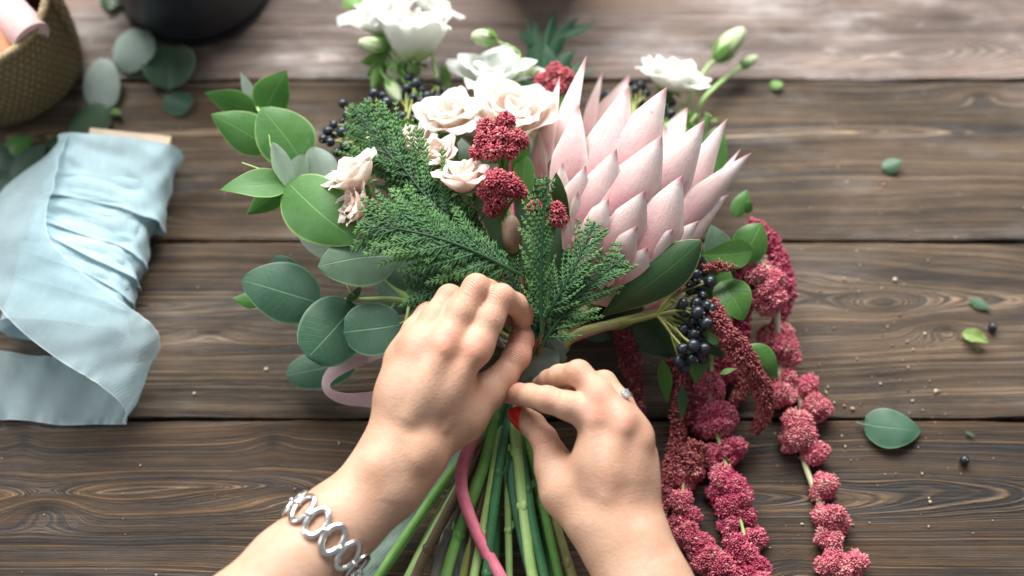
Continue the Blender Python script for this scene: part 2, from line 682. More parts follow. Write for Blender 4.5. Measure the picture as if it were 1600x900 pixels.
# ------------------------------------------------------------------ the tabletop
gapy = [P(800, q, 0)[1] for q in (125, 377, 655)]
edges = [gapy[0] + 0.285, gapy[0] + 0.142, gapy[0], gapy[1], gapy[2], gapy[2] - 0.137, gapy[2] - 0.27]
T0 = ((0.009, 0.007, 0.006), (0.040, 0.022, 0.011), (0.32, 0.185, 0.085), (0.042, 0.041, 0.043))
TG = ((0.085, 0.060, 0.049), (0.23, 0.165, 0.138), (0.50, 0.41, 0.36), (0.48, 0.44, 0.43))  # worn grey stain, lightened further with the window sheen put into the colour
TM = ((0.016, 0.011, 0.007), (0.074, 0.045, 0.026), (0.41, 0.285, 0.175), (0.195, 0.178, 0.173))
ym = lambda i: (edges[i] + edges[i + 1]) / 2
K = lambda px, py, sx, sy, a: (P(px, py)[0], P(px, py)[1], sx, sy, a)
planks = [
    wood_mat("plank_worn_sheen", 4.1, ym(0) + 0.02, 0.02, 0.05, 0.1, [], TG),
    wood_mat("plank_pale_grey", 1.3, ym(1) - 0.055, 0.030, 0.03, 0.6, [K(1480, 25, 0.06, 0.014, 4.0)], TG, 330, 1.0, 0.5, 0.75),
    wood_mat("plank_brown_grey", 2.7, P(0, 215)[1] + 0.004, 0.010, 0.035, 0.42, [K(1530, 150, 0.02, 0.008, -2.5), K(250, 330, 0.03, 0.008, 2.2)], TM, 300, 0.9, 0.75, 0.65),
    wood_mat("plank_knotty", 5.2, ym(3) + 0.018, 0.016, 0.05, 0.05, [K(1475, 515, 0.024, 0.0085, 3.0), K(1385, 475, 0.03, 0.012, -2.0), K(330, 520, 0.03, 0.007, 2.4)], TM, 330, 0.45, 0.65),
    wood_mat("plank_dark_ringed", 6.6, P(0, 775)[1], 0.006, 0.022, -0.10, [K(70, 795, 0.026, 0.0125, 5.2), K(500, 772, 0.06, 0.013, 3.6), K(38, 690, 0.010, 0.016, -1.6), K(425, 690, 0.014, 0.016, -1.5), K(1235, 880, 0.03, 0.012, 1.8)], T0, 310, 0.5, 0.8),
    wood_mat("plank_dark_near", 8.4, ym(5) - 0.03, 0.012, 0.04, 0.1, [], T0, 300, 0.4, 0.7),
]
under = plain_mat("gap_underlay", (0.012, 0.010, 0.009), 0.9)  # near-black underlay below the plank gaps
tb = MB()
X0, X1 = -1.1, 1.1
rows = [(edges[i], edges[i + 1], i) for i in range(6)] + [(edges[0] + 0.14, edges[0], 2), (edges[0] + 0.285, edges[0] + 0.14, 1), (edges[0] + 0.425, edges[0] + 0.285, 0), (edges[6], edges[6] - 0.14, 3)]
for i, (ya, yb, mi_) in enumerate(rows):
    ya, yb = ya - 0.0011, yb + 0.0011
    ch = 0.0016
    prof = [(yb, -0.02), (yb, -ch), (yb + ch * 0.4, -ch * 0.35), (yb + ch * 1.5, 0), (ya - ch * 1.5, 0), (ya - ch * 0.4, -ch * 0.35), (ya, -ch), (ya, -0.02)]
    xs = np.linspace(X0, X1, 241)
    V = []
    for xx in xs:
        for j, (yy, zz) in enumerate(prof):
            wv = 0.0006 * wob(xx * 19, i * 3.0 + (j > 3) * 2.2, i) + 0.0004 * wob(xx * 71, j > 3, i + 3)
            V.append((xx, yy + wv * (1 if 0 < j < 7 else 0), zz + 0.0004 * wob(xx * 6, i, i)))
    n = len(prof)
    F = gridfaces(len(xs), n)
    tb.add(V, F[:, ::-1], None, 0, mi_)
tb.add([(X0, edges[-1] - .14, -0.021), (X1, edges[-1] - .14, -0.021), (X1, edges[0] + .425, -0.021), (X0, edges[0] + .425, -0.021)], [[0, 1, 2, 3]], None, 0, 6)
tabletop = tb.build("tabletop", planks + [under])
tag(tabletop, "dark weathered wooden plank tabletop under everything", "tabletop", kind="structure")
for pl in tabletop.data.polygons:
    pl.use_smooth = False

# ------------------------------------------------------------------ leaf and stem materials
M = {}
M["euc_bright"] = leaf_mat("eucalyptus_green", (0.050, 0.160, 0.028), (0.26, 0.38, 0.32), (0.28, 0.42, 0.14), (0.16, 0.34, 0.11), 0.50, 0.32, 0.12)
M["euc_blue"] = leaf_mat("eucalyptus_blue_green", (0.028, 0.086, 0.048), (0.10, 0.19, 0.14), (0.14, 0.26, 0.16), (0.15, 0.27, 0.18), 0.5, 0.18, 0.30)
M["euc_pale"] = leaf_mat("eucalyptus_pale", (0.40, 0.51, 0.47), (0.14, 0.26, 0.18), (0.32, 0.42, 0.36), (0.34, 0.44, 0.38), 0.55, 0.3, 0.3)
M["euc_dusty"] = leaf_mat("eucalyptus_dusty", (0.062, 0.125, 0.070), (0.2, 0.3, 0.25), (0.2, 0.32, 0.16), (0.19, 0.29, 0.17), 0.5, 0.2, 0.35)
M["euc_dim"] = leaf_mat("eucalyptus_dim", (0.030, 0.065, 0.045), (0.10, 0.17, 0.13), (0.08, 0.14, 0.09), (0.07, 0.13, 0.08), 0.5, 0.12, 0.3)  # darker copy of the eucalyptus leaf, its shade put into the colour
M["protea_leaf"] = leaf_mat("protea_leaf", (0.022, 0.062, 0.020), (0.09, 0.15, 0.05), (0.36, 0.38, 0.09), (0.07, 0.13, 0.04), 0.38, 0.12, 0.1, 8, 0.4)
M["amar_leaf"] = leaf_mat("amaranth_leaf", (0.060, 0.170, 0.035), (0.15, 0.28, 0.12), (0.16, 0.28, 0.09), (0.18, 0.33, 0.12), 0.4, 0.3, 0.1, 9, 0.8)
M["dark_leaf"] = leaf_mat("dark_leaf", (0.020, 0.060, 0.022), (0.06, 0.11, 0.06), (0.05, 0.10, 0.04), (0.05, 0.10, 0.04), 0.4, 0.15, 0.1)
M["fern"] = leaf_mat("fern_leaf", (0.018, 0.075, 0.035), (0.05, 0.12, 0.07), (0.04, 0.11, 0.05), (0.05, 0.12, 0.06), 0.5, 0.2, 0.1)
M["sepal"] = leaf_mat("sepal_green", (0.13, 0.27, 0.07), (0.2, 0.34, 0.14), (0.24, 0.38, 0.14), (0.24, 0.38, 0.14), 0.45, 0.3, 0.1)
M["stem_green"] = stem_mat("stem_green", (0.074, 0.230, 0.047), (0.216, 0.432, 0.108))
M["stem_pale"] = stem_mat("stem_pale_green", (0.216, 0.405, 0.108), (0.446, 0.621, 0.243))
M["stem_blue"] = stem_mat("stem_blue_green", (0.047, 0.162, 0.095), (0.135, 0.297, 0.189))
M["stem_dark"] = stem_mat("stem_dark_green", (0.020, 0.088, 0.041), (0.054, 0.176, 0.068))
M["stem_olive"] = stem_mat("stem_olive", (0.216, 0.203, 0.068), (0.432, 0.432, 0.176))
M["stem_pink"] = stem_mat("stem_pink", (0.567, 0.081, 0.176), (0.800, 0.270, 0.338))
M["stem_brown"] = stem_mat("stem_brown", (0.10, 0.06, 0.035), (0.22, 0.15, 0.09))
M["stem_grey"] = stem_mat("stem_grey", (0.16, 0.14, 0.12), (0.33, 0.30, 0.27))
M["stem_slate"] = stem_mat("stem_slate", (0.09, 0.10, 0.115), (0.20, 0.21, 0.23))
M["stem_yellow"] = stem_mat("stem_yellow_green", (0.324, 0.351, 0.054), (0.567, 0.594, 0.176))
M["stem_cream"] = stem_mat("stem_cream", (0.42, 0.45, 0.25), (0.62, 0.60, 0.42))
M["white_petal"] = petal_mat("white_petal", (0.80, 0.81, 0.76), (0.86, 0.86, 0.83), (0.50, 0.63, 0.26), 0.5, 0.4, 0.05)
M["veil_petal"] = petal_mat("veil_petal", (0.76, 0.80, 0.75), (0.80, 0.83, 0.80), (0.45, 0.55, 0.38), 0.5, 0.4, 0.05)
M["rose_petal"] = petal_mat("rose_petal", (0.90, 0.79, 0.71), (0.92, 0.86, 0.79), (0.88, 0.66, 0.56), 0.55, 0.45, 0.06)
M["rose_deep"] = petal_mat("rose_petal_deep", (0.90, 0.73, 0.66), (0.92, 0.82, 0.75), (0.86, 0.58, 0.50), 0.55, 0.45, 0.08)
M["bud_petal"] = petal_mat("bud_petal", (0.55, 0.66, 0.40), (0.74, 0.78, 0.60), (0.22, 0.38, 0.12), 0.5, 0.3, 0.3)


def bract_mat():
    m = Mat("protea_bract", 0.72, 0.2)
    u, v, _ = m.sep(m.coord("UV"))
    obj = m.coord()
    av = (v - 0.5).abs() * 2.0
    n1 = m.noise(obj, 40, 4, 0.6)
    st = m.noise(m.comb(u * 2.0, v * 22.0, m.rand() * 7.0), 3.0, 3, 0.6)
    mm = (u + n1 * 0.4 - 0.2)
    c = m.mix(mm.ss(0.0, 0.55), (0.60, 0.28, 0.30), (0.78, 0.55, 0.53))
    c = m.mix(mm.ss(0.45, 0.9), c, (0.85, 0.76, 0.73))
    c = m.mix(st.ss(0.48, 0.75) * 0.55, c, (0.60, 0.27, 0.32))
    c = m.mix(av.ss(0.72, 1.0) * 0.7, c, (0.86, 0.80, 0.75))
    c = m.mix(av.ss(0.955, 0.985) * 0.6, c, (0.66, 0.34, 0.36))
    c = m.mix((u + st * 0.06).ss(0.86, 1.0) * 0.85, c, (0.52, 0.22, 0.25))
    c = m.mix(m.noise(obj, 300, 2, 0.5).ss(0.70, 0.78) * 0.5, c, (0.45, 0.18, 0.16))
    c = m.mix(m.back(), c, (0.82, 0.66, 0.62))
    m.set("Base Color", c)
    m.set("Sheen Weight", 0.45)
    c2 = m.noise(obj, 120, 4, 0.65)
    c = m.mix(c2.ss(0.52, 0.72) * 0.22, c, (0.50, 0.33, 0.34))
    m.set("Base Color", c)
    m.bump(st * 0.9 + m.noise(obj, 700, 2, 0.5) * 0.5 + c2, 0.4, 0.0008)
    m.translucent(c, 0.12)
    return m.m


M["bract"] = bract_mat()
M["thuja"] = grain_mat("cypress_foliage", [(0.0, (0.006, 0.026, 0.014)), (0.42, (0.018, 0.066, 0.023)), (0.68, (0.046, 0.135, 0.040)), (0.88, (0.10, 0.22, 0.06)), (1.0, (0.20, 0.34, 0.10))], 0.5, 0.35, 40)  # paler twig tips, with highlights and dark gaps put into the ramp
M["amaranth"] = grain_mat("amaranth_florets", [(0.0, (0.22, 0.012, 0.05)), (0.38, (0.43, 0.05, 0.12)), (0.7, (0.60, 0.17, 0.22)), (0.9, (0.72, 0.36, 0.34)), (1.0, (0.78, 0.58, 0.46))], 0.6, 0.25, 70)
M["amaranth_dull"] = grain_mat("amaranth_florets_dull", [(0.0, (0.11, 0.018, 0.028)), (0.4, (0.24, 0.045, 0.06)), (0.75, (0.38, 0.12, 0.11)), (1.0, (0.46, 0.25, 0.17))], 0.6, 0.25, 70)
M["amaranth_pink"] = grain_mat("amaranth_florets_pink", [(0.0, (0.32, 0.035, 0.08)), (0.4, (0.52, 0.10, 0.16)), (0.75, (0.66, 0.27, 0.27)), (1.0, (0.74, 0.52, 0.40))], 0.6, 0.25, 70)
M["sedum"] = grain_mat("sedum_florets", [(0.0, (0.16, 0.012, 0.030)), (0.45, (0.38, 0.045, 0.075)), (0.8, (0.52, 0.15, 0.16)), (1.0, (0.66, 0.40, 0.33))], 0.5, 0.35, 80)
M["berry"] = plain_mat("berry_skin", (0.012, 0.018, 0.030), 0.34, 0, 0.5, 120, 0.1)


# ------------------------------------------------------------------ vessels and basket
def lathe(mb, c, prof, n=72, mat=0, fn=None):
    a = np.linspace(0, 2 * math.pi, n, endpoint=False)
    V = np.array([[(c[0] + r * math.cos(q), c[1] + r * math.sin(q), c[2] + z) for q in a] for r, z in prof])
    if fn is not None:
        V = fn(V, a)
    U, W = np.meshgrid(np.linspace(0, 1, len(prof)), a / 6.2832, indexing="ij")
    mb.add(V.reshape(-1, 3), gridfaces(len(prof), n, True), np.stack([W, U], -1).reshape(-1, 2), 0, mat)
    return mb


slate = plain_mat("slate_glaze", (0.020, 0.022, 0.032), 0.42, 0, 0.55, 26, 0.15)
pc = P(307, -30, 0)
pot = thing("vessel", "dark slate grey round vessel cut off by top edge beside the basket", "vessel", pc)
lathe(MB(), pc, [(0.0, 0.002), (0.054, 0.002), (0.0595, 0.006), (0.0605, 0.012), (0.0625, 0.05), (0.066, 0.11), (0.069, 0.16), (0.070, 0.17), (0.067, 0.172), (0.064, 0.16), (0.058, 0.05), (0.0, 0.03)]).build("body", slate, pot)
lathe(MB(), pc, [(0.0605, 0.0), (0.0612, 0.003), (0.0605, 0.0065)]).build("foot_ring", slate, pot)
pc = P(838, -82, 0)
pot = thing("bowl", "dark bowl edge just showing at top above the fern", "bowl", pc)
lathe(MB(), pc, [(0.0, 0.002), (0.036, 0.002), (0.041, 0.006), (0.052, 0.04), (0.06, 0.08), (0.0605, 0.085), (0.058, 0.085), (0.045, 0.03), (0.0, 0.015)]).build("body", slate, pot)

# basket
wk = Mat("woven_straw", 0.7, 0.25)
ux, vy, _ = wk.sep(wk.coord("UV"))
row = vy * 15.0
ang = ux * 64.0 + row.op("FLOOR") * 0.5
wv = (ang * 6.2832).sin() * 0.5 + 0.5
ro = ((row.frac() - 0.5).abs() * 2.0)
nn = wk.noise(wk.coord(), 60, 4, 0.6)
nf = wk.noise(wk.comb(ux * 700.0, vy * 60.0, 0.0), 1.0, 3, 0.6)
c = wk.mix((wv * 0.5 + nf * 0.5).ss(0.25, 0.75), (0.25, 0.17, 0.075), (0.52, 0.40, 0.22))
c = wk.mix(nn.ss(0.35, 0.7) * 0.6, c, (0.31, 0.235, 0.12))
c = wk.mix(ro.ss(0.7, 1.0) * 0.75, c, (0.07, 0.045, 0.02))
wk.set("Base Color", c)
wk.bump(wv * (1.0 - ro) + nf * 0.5, 1.0, 0.0045)
rimm = plain_mat("straw_rim", (0.32, 0.24, 0.13), 0.7, 0, 0.4, 220, 0.6)
bc = P(18, 106, 0)
bk = thing("basket", "coarse brown woven straw basket in the upper left corner", "basket", bc)
BH = 0.088


def bulge(V, a):
    h = (V[..., 2:3] - bc[2]) / BH
    k = 1 + 0.012 * np.sin(a * 3 + 1)[None, :, None] + 0.006 * np.sin(h * 40 + a[None, :, None] * 5)
    V[..., :2] = bc[:2] + (V[..., :2] - bc[:2]) * k
    V[..., 2:3] += 0.003 * np.sin(a * 2 + 0.6)[None, :, None] * h
    return V


lathe(MB(), bc, [(0.0, 0.003), (0.048, 0.002), (0.0535, 0.006)] + [(0.0545 + 0.0025 * math.sin(t * 3.1), 0.006 + t * (BH - 0.006)) for t in np.linspace(0.02, 1, 24)], 96, 0, bulge).build("body", wk.m, bk)
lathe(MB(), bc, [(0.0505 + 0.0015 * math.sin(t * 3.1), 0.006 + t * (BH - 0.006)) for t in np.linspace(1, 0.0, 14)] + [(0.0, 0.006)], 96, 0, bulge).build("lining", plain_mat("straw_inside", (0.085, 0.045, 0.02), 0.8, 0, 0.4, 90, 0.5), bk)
rb = MB()
for k in range(3):
    a = np.linspace(0, 2 * math.pi, 240)
    ph = a * 34 + k * 2.094
    rr = 0.0530 + 0.0018 * np.cos(ph)
    pts = np.stack([bc[0] + rr * np.cos(a) * (1 + 0.012 * np.sin(a * 3 + 1)), bc[1] + rr * np.sin(a) * (1 + 0.012 * np.sin(a * 3 + 1)), bc[2] + BH + 0.0014 * np.sin(ph) + 0.003 * np.sin(a * 2 + 0.6)], 1)
    tube(rb, pts, 0.0017, 6, raw=True, caps=False)
rb.build("rim", rimm, bk)


def ribbon_roll(c, rad, wd, axis, name, label, cm, em):
    r = thing(name, label, "ribbon", c)
    ax = nz(axis)
    Bm = basis(ax[None])[0]
    for part, (r0, r1, m_) in {"ribbon_coil": (rad * 0.45, rad, cm), "core": (rad * 0.02, rad * 0.45, em)}.items():
        mb = MB()
        prof = [(r0, -wd / 2), (r1 * 0.985, -wd / 2), (r1, -wd / 2 + 0.001), (r1 * 1.004, 0), (r1, wd / 2 - 0.001), (r1 * 0.985, wd / 2), (r0, wd / 2), (r0, -wd / 2)]
        a = np.linspace(0, 2 * math.pi, 64, endpoint=False)
        V = np.array([[Bm @ np.array((q * math.cos(t) * (1 + 0.01 * math.sin(3 * t)), q * math.sin(t), h)) + c for t in a] for q, h in prof])
        U, W = np.meshgrid(np.linspace(0, 1, len(prof)), a / 6.2832, indexing="ij")
        mb.add(V.reshape(-1, 3), gridfaces(len(prof), 64, True), np.stack([W, U], -1).reshape(-1, 2))
        mb.build(part, m_, r)
    return r


peach = cloth_mat("peach_satin", (0.80, 0.36, 0.20), 0.1)
blush = cloth_mat("blush_satin", (0.82, 0.56, 0.55), 0.15)
card_m = plain_mat("card", (0.46, 0.36, 0.27), 0.8, 0, 0.2, 40, 0.2)
ribbon_roll(P(-14, 62, 0.066), 0.027, 0.045, (-0.5, 0.75, 0.35), "ribbon_roll", "peach orange ribbon roll lying in the woven basket", peach, peach)
ribbon_roll(P(28, 36, 0.082), 0.0140, 0.034, (0.62, -0.66, -0.05), "ribbon_roll", "pale pink and white ribbon roll leaning on the peach roll", blush, blush)

# ------------------------------------------------------------------ blue ribbon on its card
silk = cloth_mat("blue_silk", (0.42, 0.58, 0.635), 0.28, 0.0, 2400.0)
sheer = cloth_mat("blue_silk_sheer", (0.44, 0.58, 0.62), 0.5, 0.24, 2400.0, (0.74, 0.82, 0.85))
sp0, sp1 = P(190, 222, 0.02), P(112, 520, 0.02)
ax = nz(sp1 - sp0)
sd = nz(np.cross(ax, (0, 0, 1.0)))
if sd[0] < 0:
    sd = -sd
up = np.cross(ax, sd)
up = up if up[2] > 0 else -up
spool = thing("ribbon_spool", "pale blue silk ribbon wound on a card, its loose end folded on the wood", "ribbon", (sp0[0], sp0[1], 0))
mb = MB()
c0 = P(205, 208, 0.026)
for zz in (0.0,):
    hw, th = 0.0295, 0.0016
    L0, L1 = 0.0, 0.06
    V = []
    for l in (L0, L1):
        for s_, z_ in ((-1, -1), (1, -1), (1, 1), (-1, 1)):
            V.append(c0 + ax * l + sd * s_ * hw + up * z_ * th)
    mb.add(V, [[0, 1, 2, 3], [7, 6, 5, 4], [0, 4, 5, 1], [1, 5, 6, 2], [2, 6, 7, 3], [3, 7, 4, 0]])
mb.build("card", plain_mat("spool_card", (0.62, 0.48, 0.36), 0.7, 0, 0.15, 50, 0.2), spool, smooth=False)
wr = MB()
Lax = np.linalg.norm(sp1 - sp0)
#        t0     t1    half width  half thick  shift    skew
wraps = [(0.035, 0.40, 0.0445, 0.0185, 0.0000, 0.10, 1),
         (0.25, 0.56, 0.0422, 0.0178, -0.0035, 0.24, 2),
         (0.38, 0.64, 0.0412, 0.0190, -0.0045, 0.34, 3),
         (0.42, 0.74, 0.0415, 0.0178, -0.0050, 0.30, 6),
         (0.55, 0.84, 0.0405, 0.0192, -0.0050, 0.16, 4),
         (0.62, 1.00, 0.0430, 0.0180, -0.0060, -0.06, 5)]
for t0, t1, hw, ht, sh, skew, sd_ in wraps:
    na, nt = 84, 26
    a = np.linspace(0, 2 * math.pi, na, endpoint=False)
    t = np.linspace(0, 1, nt)
    Tm, A = np.meshgrid(t, a, indexing="ij")
    e = 0.62
    cx = np.sign(np.cos(A)) * np.abs(np.cos(A)) ** e
    cz = np.sign(np.sin(A)) * np.abs(np.sin(A)) ** e
    tt = (t0 + (t1 - t0) * Tm + skew * cx * 0.35 * (Tm - 0.15) + 0.012 * wob(A * 2.0, Tm * 0, sd_) * Tm) * Lax
    wid = hw * (1 - 0.06 * np.sin(Tm * 3.1)) + 0.0016 * wob(A * 3, Tm * 9, sd_) + 0.0012 * np.exp(-((Tm - 1) / 0.05) ** 2)
    thk = ht + 0.0016 * wob(A * 3 + 1, Tm * 11, sd_ + 4) + 0.0012 * np.exp(-((Tm - 1) / 0.05) ** 2) - 0.0012 * np.sin(Tm * 3.14)
    V = sp0 + tt[..., None] * ax + (cx * wid + sh)[..., None] * sd + (cz * thk)[..., None] * up
    wr.add(V.reshape(-1, 3), gridfaces(nt, na, True), np.stack([A / 6.2832, Tm], -1).reshape(-1, 2))
wr.build("ribbon_winding", silk, spool)
tl = MB()
Q = lambda a, b: (P(*a), P(*b))
loft(tl, [Q((112, 206, .034), (10, 292, .022)), Q((94, 248, .042), (-25, 345, .030)), Q((78, 306, .048), (-45, 410, .036)), Q((70, 345, .050), (-20, 452, .042)),
          Q((84, 382, .051), (8, 492, .046)), Q((128, 425, .050), (48, 530, .048)), Q((178, 462, .046), (98, 566, .048)),
          Q((220, 492, .040), (140, 592, .044)), Q((246, 518, .034), (178, 620, .036)), Q((249, 540, .027), (196, 645, .020)), Q((236, 572, .018), (197, 660, .006))], 120, 22, 0.0019, 3, 0, 0.0007)
loft(tl, [Q((240, 560, .020), (197, 660, .007)), Q((222, 566, .016), (186, 663, .003)), Q((180, 566, .012), (150, 663, .002)), Q((110, 556, .012), (95, 664, .002)), Q((55, 556, .013), (40, 657, .003)), Q((0, 548, .012), (-10, 656, .003)), Q((-70, 545, .010), (-80, 655, .003))], 80, 22, 0.0020, 6, 0, 0.0010)
tl.build("ribbon_end", sheer, spool)

# ------------------------------------------------------------------ loose leaves, berries and crumbs on the wood
GL = "loose leaves on the table"
loose = [
    # base, tip, width px, material, label, kwargs
    ((176, 96, .004), (238, 58, .016), 78, "euc_pale", "rounded grey green leaf curled against the foot of the slate vessel", dict(shape="round", cup=.3, bend=.1)),
    ((160, 172, .004), (156, 90, .014), 62, "euc_pale", "pale blue green leaf standing against the basket wall", dict(shape="round", cup=.2, roll=-8)),
    ((106, 204, .004), (170, 172, .010), 60, "euc_dusty", "teal green leaf between the basket and the blue ribbon card", dict(shape="round", cup=.3)),
    ((266, 72, .004), (262, 138, .004), 84, "euc_dusty", "folded green leaf with two halves below the slate vessel", dict(shape="round", fold=.35)),
    ((256, 150, .002), (296, 170, .005), 42, "euc_blue", "small dim green leaf below the folded leaf near the basket", dict(shape="round", cup=.2)),
    ((171, 172, .003), (189, 178, .006), 14, "sepal", "tiny light green leaf scrap beside the teal leaf", dict(shape="ovate", cup=.2)),
    ((176, -12, .004), (170, 16, .006), 40, "dark_leaf", "dark leaf cut off by the top edge left of the vessel", dict(shape="ovate", cup=.3)),
    ((1348, 664, .004), (1440, 672, .005), 66, "euc_blue", "large loose blue green leaf lying right of the amaranth strands", dict(shape="broad", cup=.12, bend=.06, wave=.02, seed=3)),
    ((1378, 262, .003), (1410, 252, .008), 26, "euc_dusty", "small heart shaped pale leaf tip on the brown plank", dict(shape="broad", cup=.4)),
    ((1204, 128, .003), (1222, 134, .006), 18, "sepal", "tiny green leaf chip lying on the plank gap", dict(shape="round", cup=.4)),
    ((1513, 466, .003), (1551, 484, .003), 18, "euc_dusty", "narrow pale green leaf sliver above the curled scrap", dict(shape="lance", cup=.3)),
    ((1504, 518, .003), (1545, 536, .006), 24, "stem_leaf", "curled yellow green leaf scrap beside a dark berry", dict(shape="ovate", fold=.4, wave=.10, seed=5)),
    ((1508, 674, .002), (1524, 682, .003), 6, "dark_leaf", "thin dark green sliver near the large loose leaf", dict(shape="lance")),
]
M["stem_leaf"] = leaf_mat("scrap_leaf", (0.20, 0.30, 0.08), (0.3, 0.4, 0.16), (0.3, 0.36, 0.12), (0.3, 0.36, 0.14), 0.5, 0.3)
for b, t, wd, mt, lab, kw in loose:
    mb = MB()
    lf(mb, b, t, wd, nrm=(0, 0, 1), **kw)
    if wd > 60 and b[0] > 1000:
        tube(mb, PP([(1338, 660, .003), (1350, 664, .004), (1362, 665, .0045)]), [0.0006, 0.0009], 5)
    tag(mb.build("loose_leaf", M[mt]), lab, "leaf", GL)

for px, py, lab in ((1551, 511, "single dark berry touching the curled leaf scrap"), (1507, 719, "single dark berry alone on the lower right plank")):
    r = 0.0032
    c = P(px, py, r)
    bt = thing("loose_berry", lab, "berry", (c[0], c[1], 0), "loose berries on the table")
    MB().add(ICO2[0] * r * np.array([1, 1, 1.05]) + c, ICO2[1]).build("fruit", M["berry"], bt)
    MB().add(ICO1[0] * r * 0.22 + c + np.array([0.0008, -0.0008, r]) * 0.98, ICO1[1]).build("tip", M["stem_brown"], bt)

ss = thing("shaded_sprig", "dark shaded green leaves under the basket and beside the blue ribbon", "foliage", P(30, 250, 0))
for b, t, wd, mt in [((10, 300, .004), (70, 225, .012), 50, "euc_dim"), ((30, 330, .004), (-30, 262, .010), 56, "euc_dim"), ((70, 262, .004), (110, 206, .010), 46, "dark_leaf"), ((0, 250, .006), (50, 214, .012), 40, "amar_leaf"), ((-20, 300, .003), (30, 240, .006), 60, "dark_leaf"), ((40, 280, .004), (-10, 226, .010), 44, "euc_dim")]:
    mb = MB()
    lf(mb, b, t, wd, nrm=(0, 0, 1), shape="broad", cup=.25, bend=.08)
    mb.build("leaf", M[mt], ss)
mb = MB()
tube(mb, PP([(-40, 330, .002), (10, 290, .004), (50, 250, .004), (90, 230, .003)]), .0011, 6)
mb.build("stem", M["stem_dark"], ss)

# crumbs and fallen florets
cr = MB()
n = 330
pts = []
while len(pts) < n:
    if rng.random() < 0.62:
        px, py = rng.normal(1330, 130), rng.normal(620, 170)
    else:
        px, py = rng.uniform(-20, 1620), rng.uniform(150, 960)
    pts.append(P(px, py, 0.0006))
pts = np.array(pts)
sz = np.clip(rng.lognormal(-0.35, 0.5, n), 0.3, 2.0) * 0.00066
Mx = basis(rng.normal(size=(n, 3))) * (sz[:, None] * rng.uniform(0.5, 1.4, (n, 3)))[:, None, :]
inst(cr, ICO1, Mx, pts, rng.random(n))
crm = grain_mat("crumbs", [(0.0, (0.30, 0.05, 0.07)), (0.25, (0.45, 0.27, 0.17)), (0.6, (0.55, 0.47, 0.33)), (1.0, (0.70, 0.64, 0.48))], 0.8, 0.2)
tag(cr.build("crumbs", crm), "pale crumbs and fallen florets scattered over the planks", "crumbs", kind="stuff")

# ------------------------------------------------------------------ flower builders
BND = P(836, 572, 0.046)          # where the stems are tied
BQ = "flowers and foliage of the bouquet"
_slot = [0]


def via():
    """a spot inside the bundle of stems at the tie"""
    i = _slot[0]
    _slot[0] += 1
    a, r = i * 2.4, 0.0100 * math.sqrt((i % 16) / 16.0)
    return BND + np.array([r * math.cos(a) * 1.15, 0.006, r * math.sin(a) * 0.9])


def stem(parent, start, lower, rad, mat, mids=(), name="stem", flat=1.0, n=9, nodes=(), lrad=None):
    if lrad and lrad < .0042:
        lrad *= 1.2
    """a stem from the flower through the tie to its cut end; lower = photo points below the tie"""
    mb = MB()
    a = [np.asarray(start, float)] + [P(*m_) for m_ in mids] + [via()]
    lo = [P(*q) for q in lower]
    up_ = crom(np.array(a), 24)
    pts = crom(np.array(list(up_[::4]) + [up_[-1]] + lo), 70)
    rr = np.full(70, rad) if lrad is None else np.interp(np.linspace(0, 1, 70), [0, 0.45, 0.6, 1], [rad * 0.8, rad, lrad, lrad])
    rr = rr * (1 + 0.05 * wob(np.linspace(0, 30, 70), np.zeros(70), len(lower) + rad * 1e4))
    tube(mb, pts, rr, n, raw=True, flat=flat)
    if not nodes and lrad and lrad < .0045:
        # small joints and leaf scars along the bare part
        for q in (46 + (_slot[0] * 5) % 9, 58 + (_slot[0] * 3) % 8):
            V = ICO2[0] * np.array([1.12, 1.35, 1.12]) * rr[q] * (1 + .10 * np.sin(ICO2[0][:, :1] * 5 + _slot[0]))
            mb.add(V + pts[q], ICO2[1], None, 0)
            d = nz(pts[q + 1] - pts[q])
            sd = nz(np.cross(d, (0, 0, 1))) * (1 if q % 2 else -1)
            leaf(mb, pts[q] + sd * rr[q] * .8, pts[q] + sd * rr[q] * 1.6 - d * .007, .0032, nrm=(0, 0, 1), shape="lance", cup=.3, nu=8, nv=5)
    for (x, y, z, k) in nodes:
        c = P(x, y, z)
        V = ICO2[0] * np.array([1.0, 1.1, 0.95]) * rad * k * (1 + 0.12 * np.sin(ICO2[0][:, :1] * 6 + ICO2[0][:, 1:2] * 5))
        mb.add(V + c, ICO2[1], None, 0)
    return mb.build(name, mat, parent)


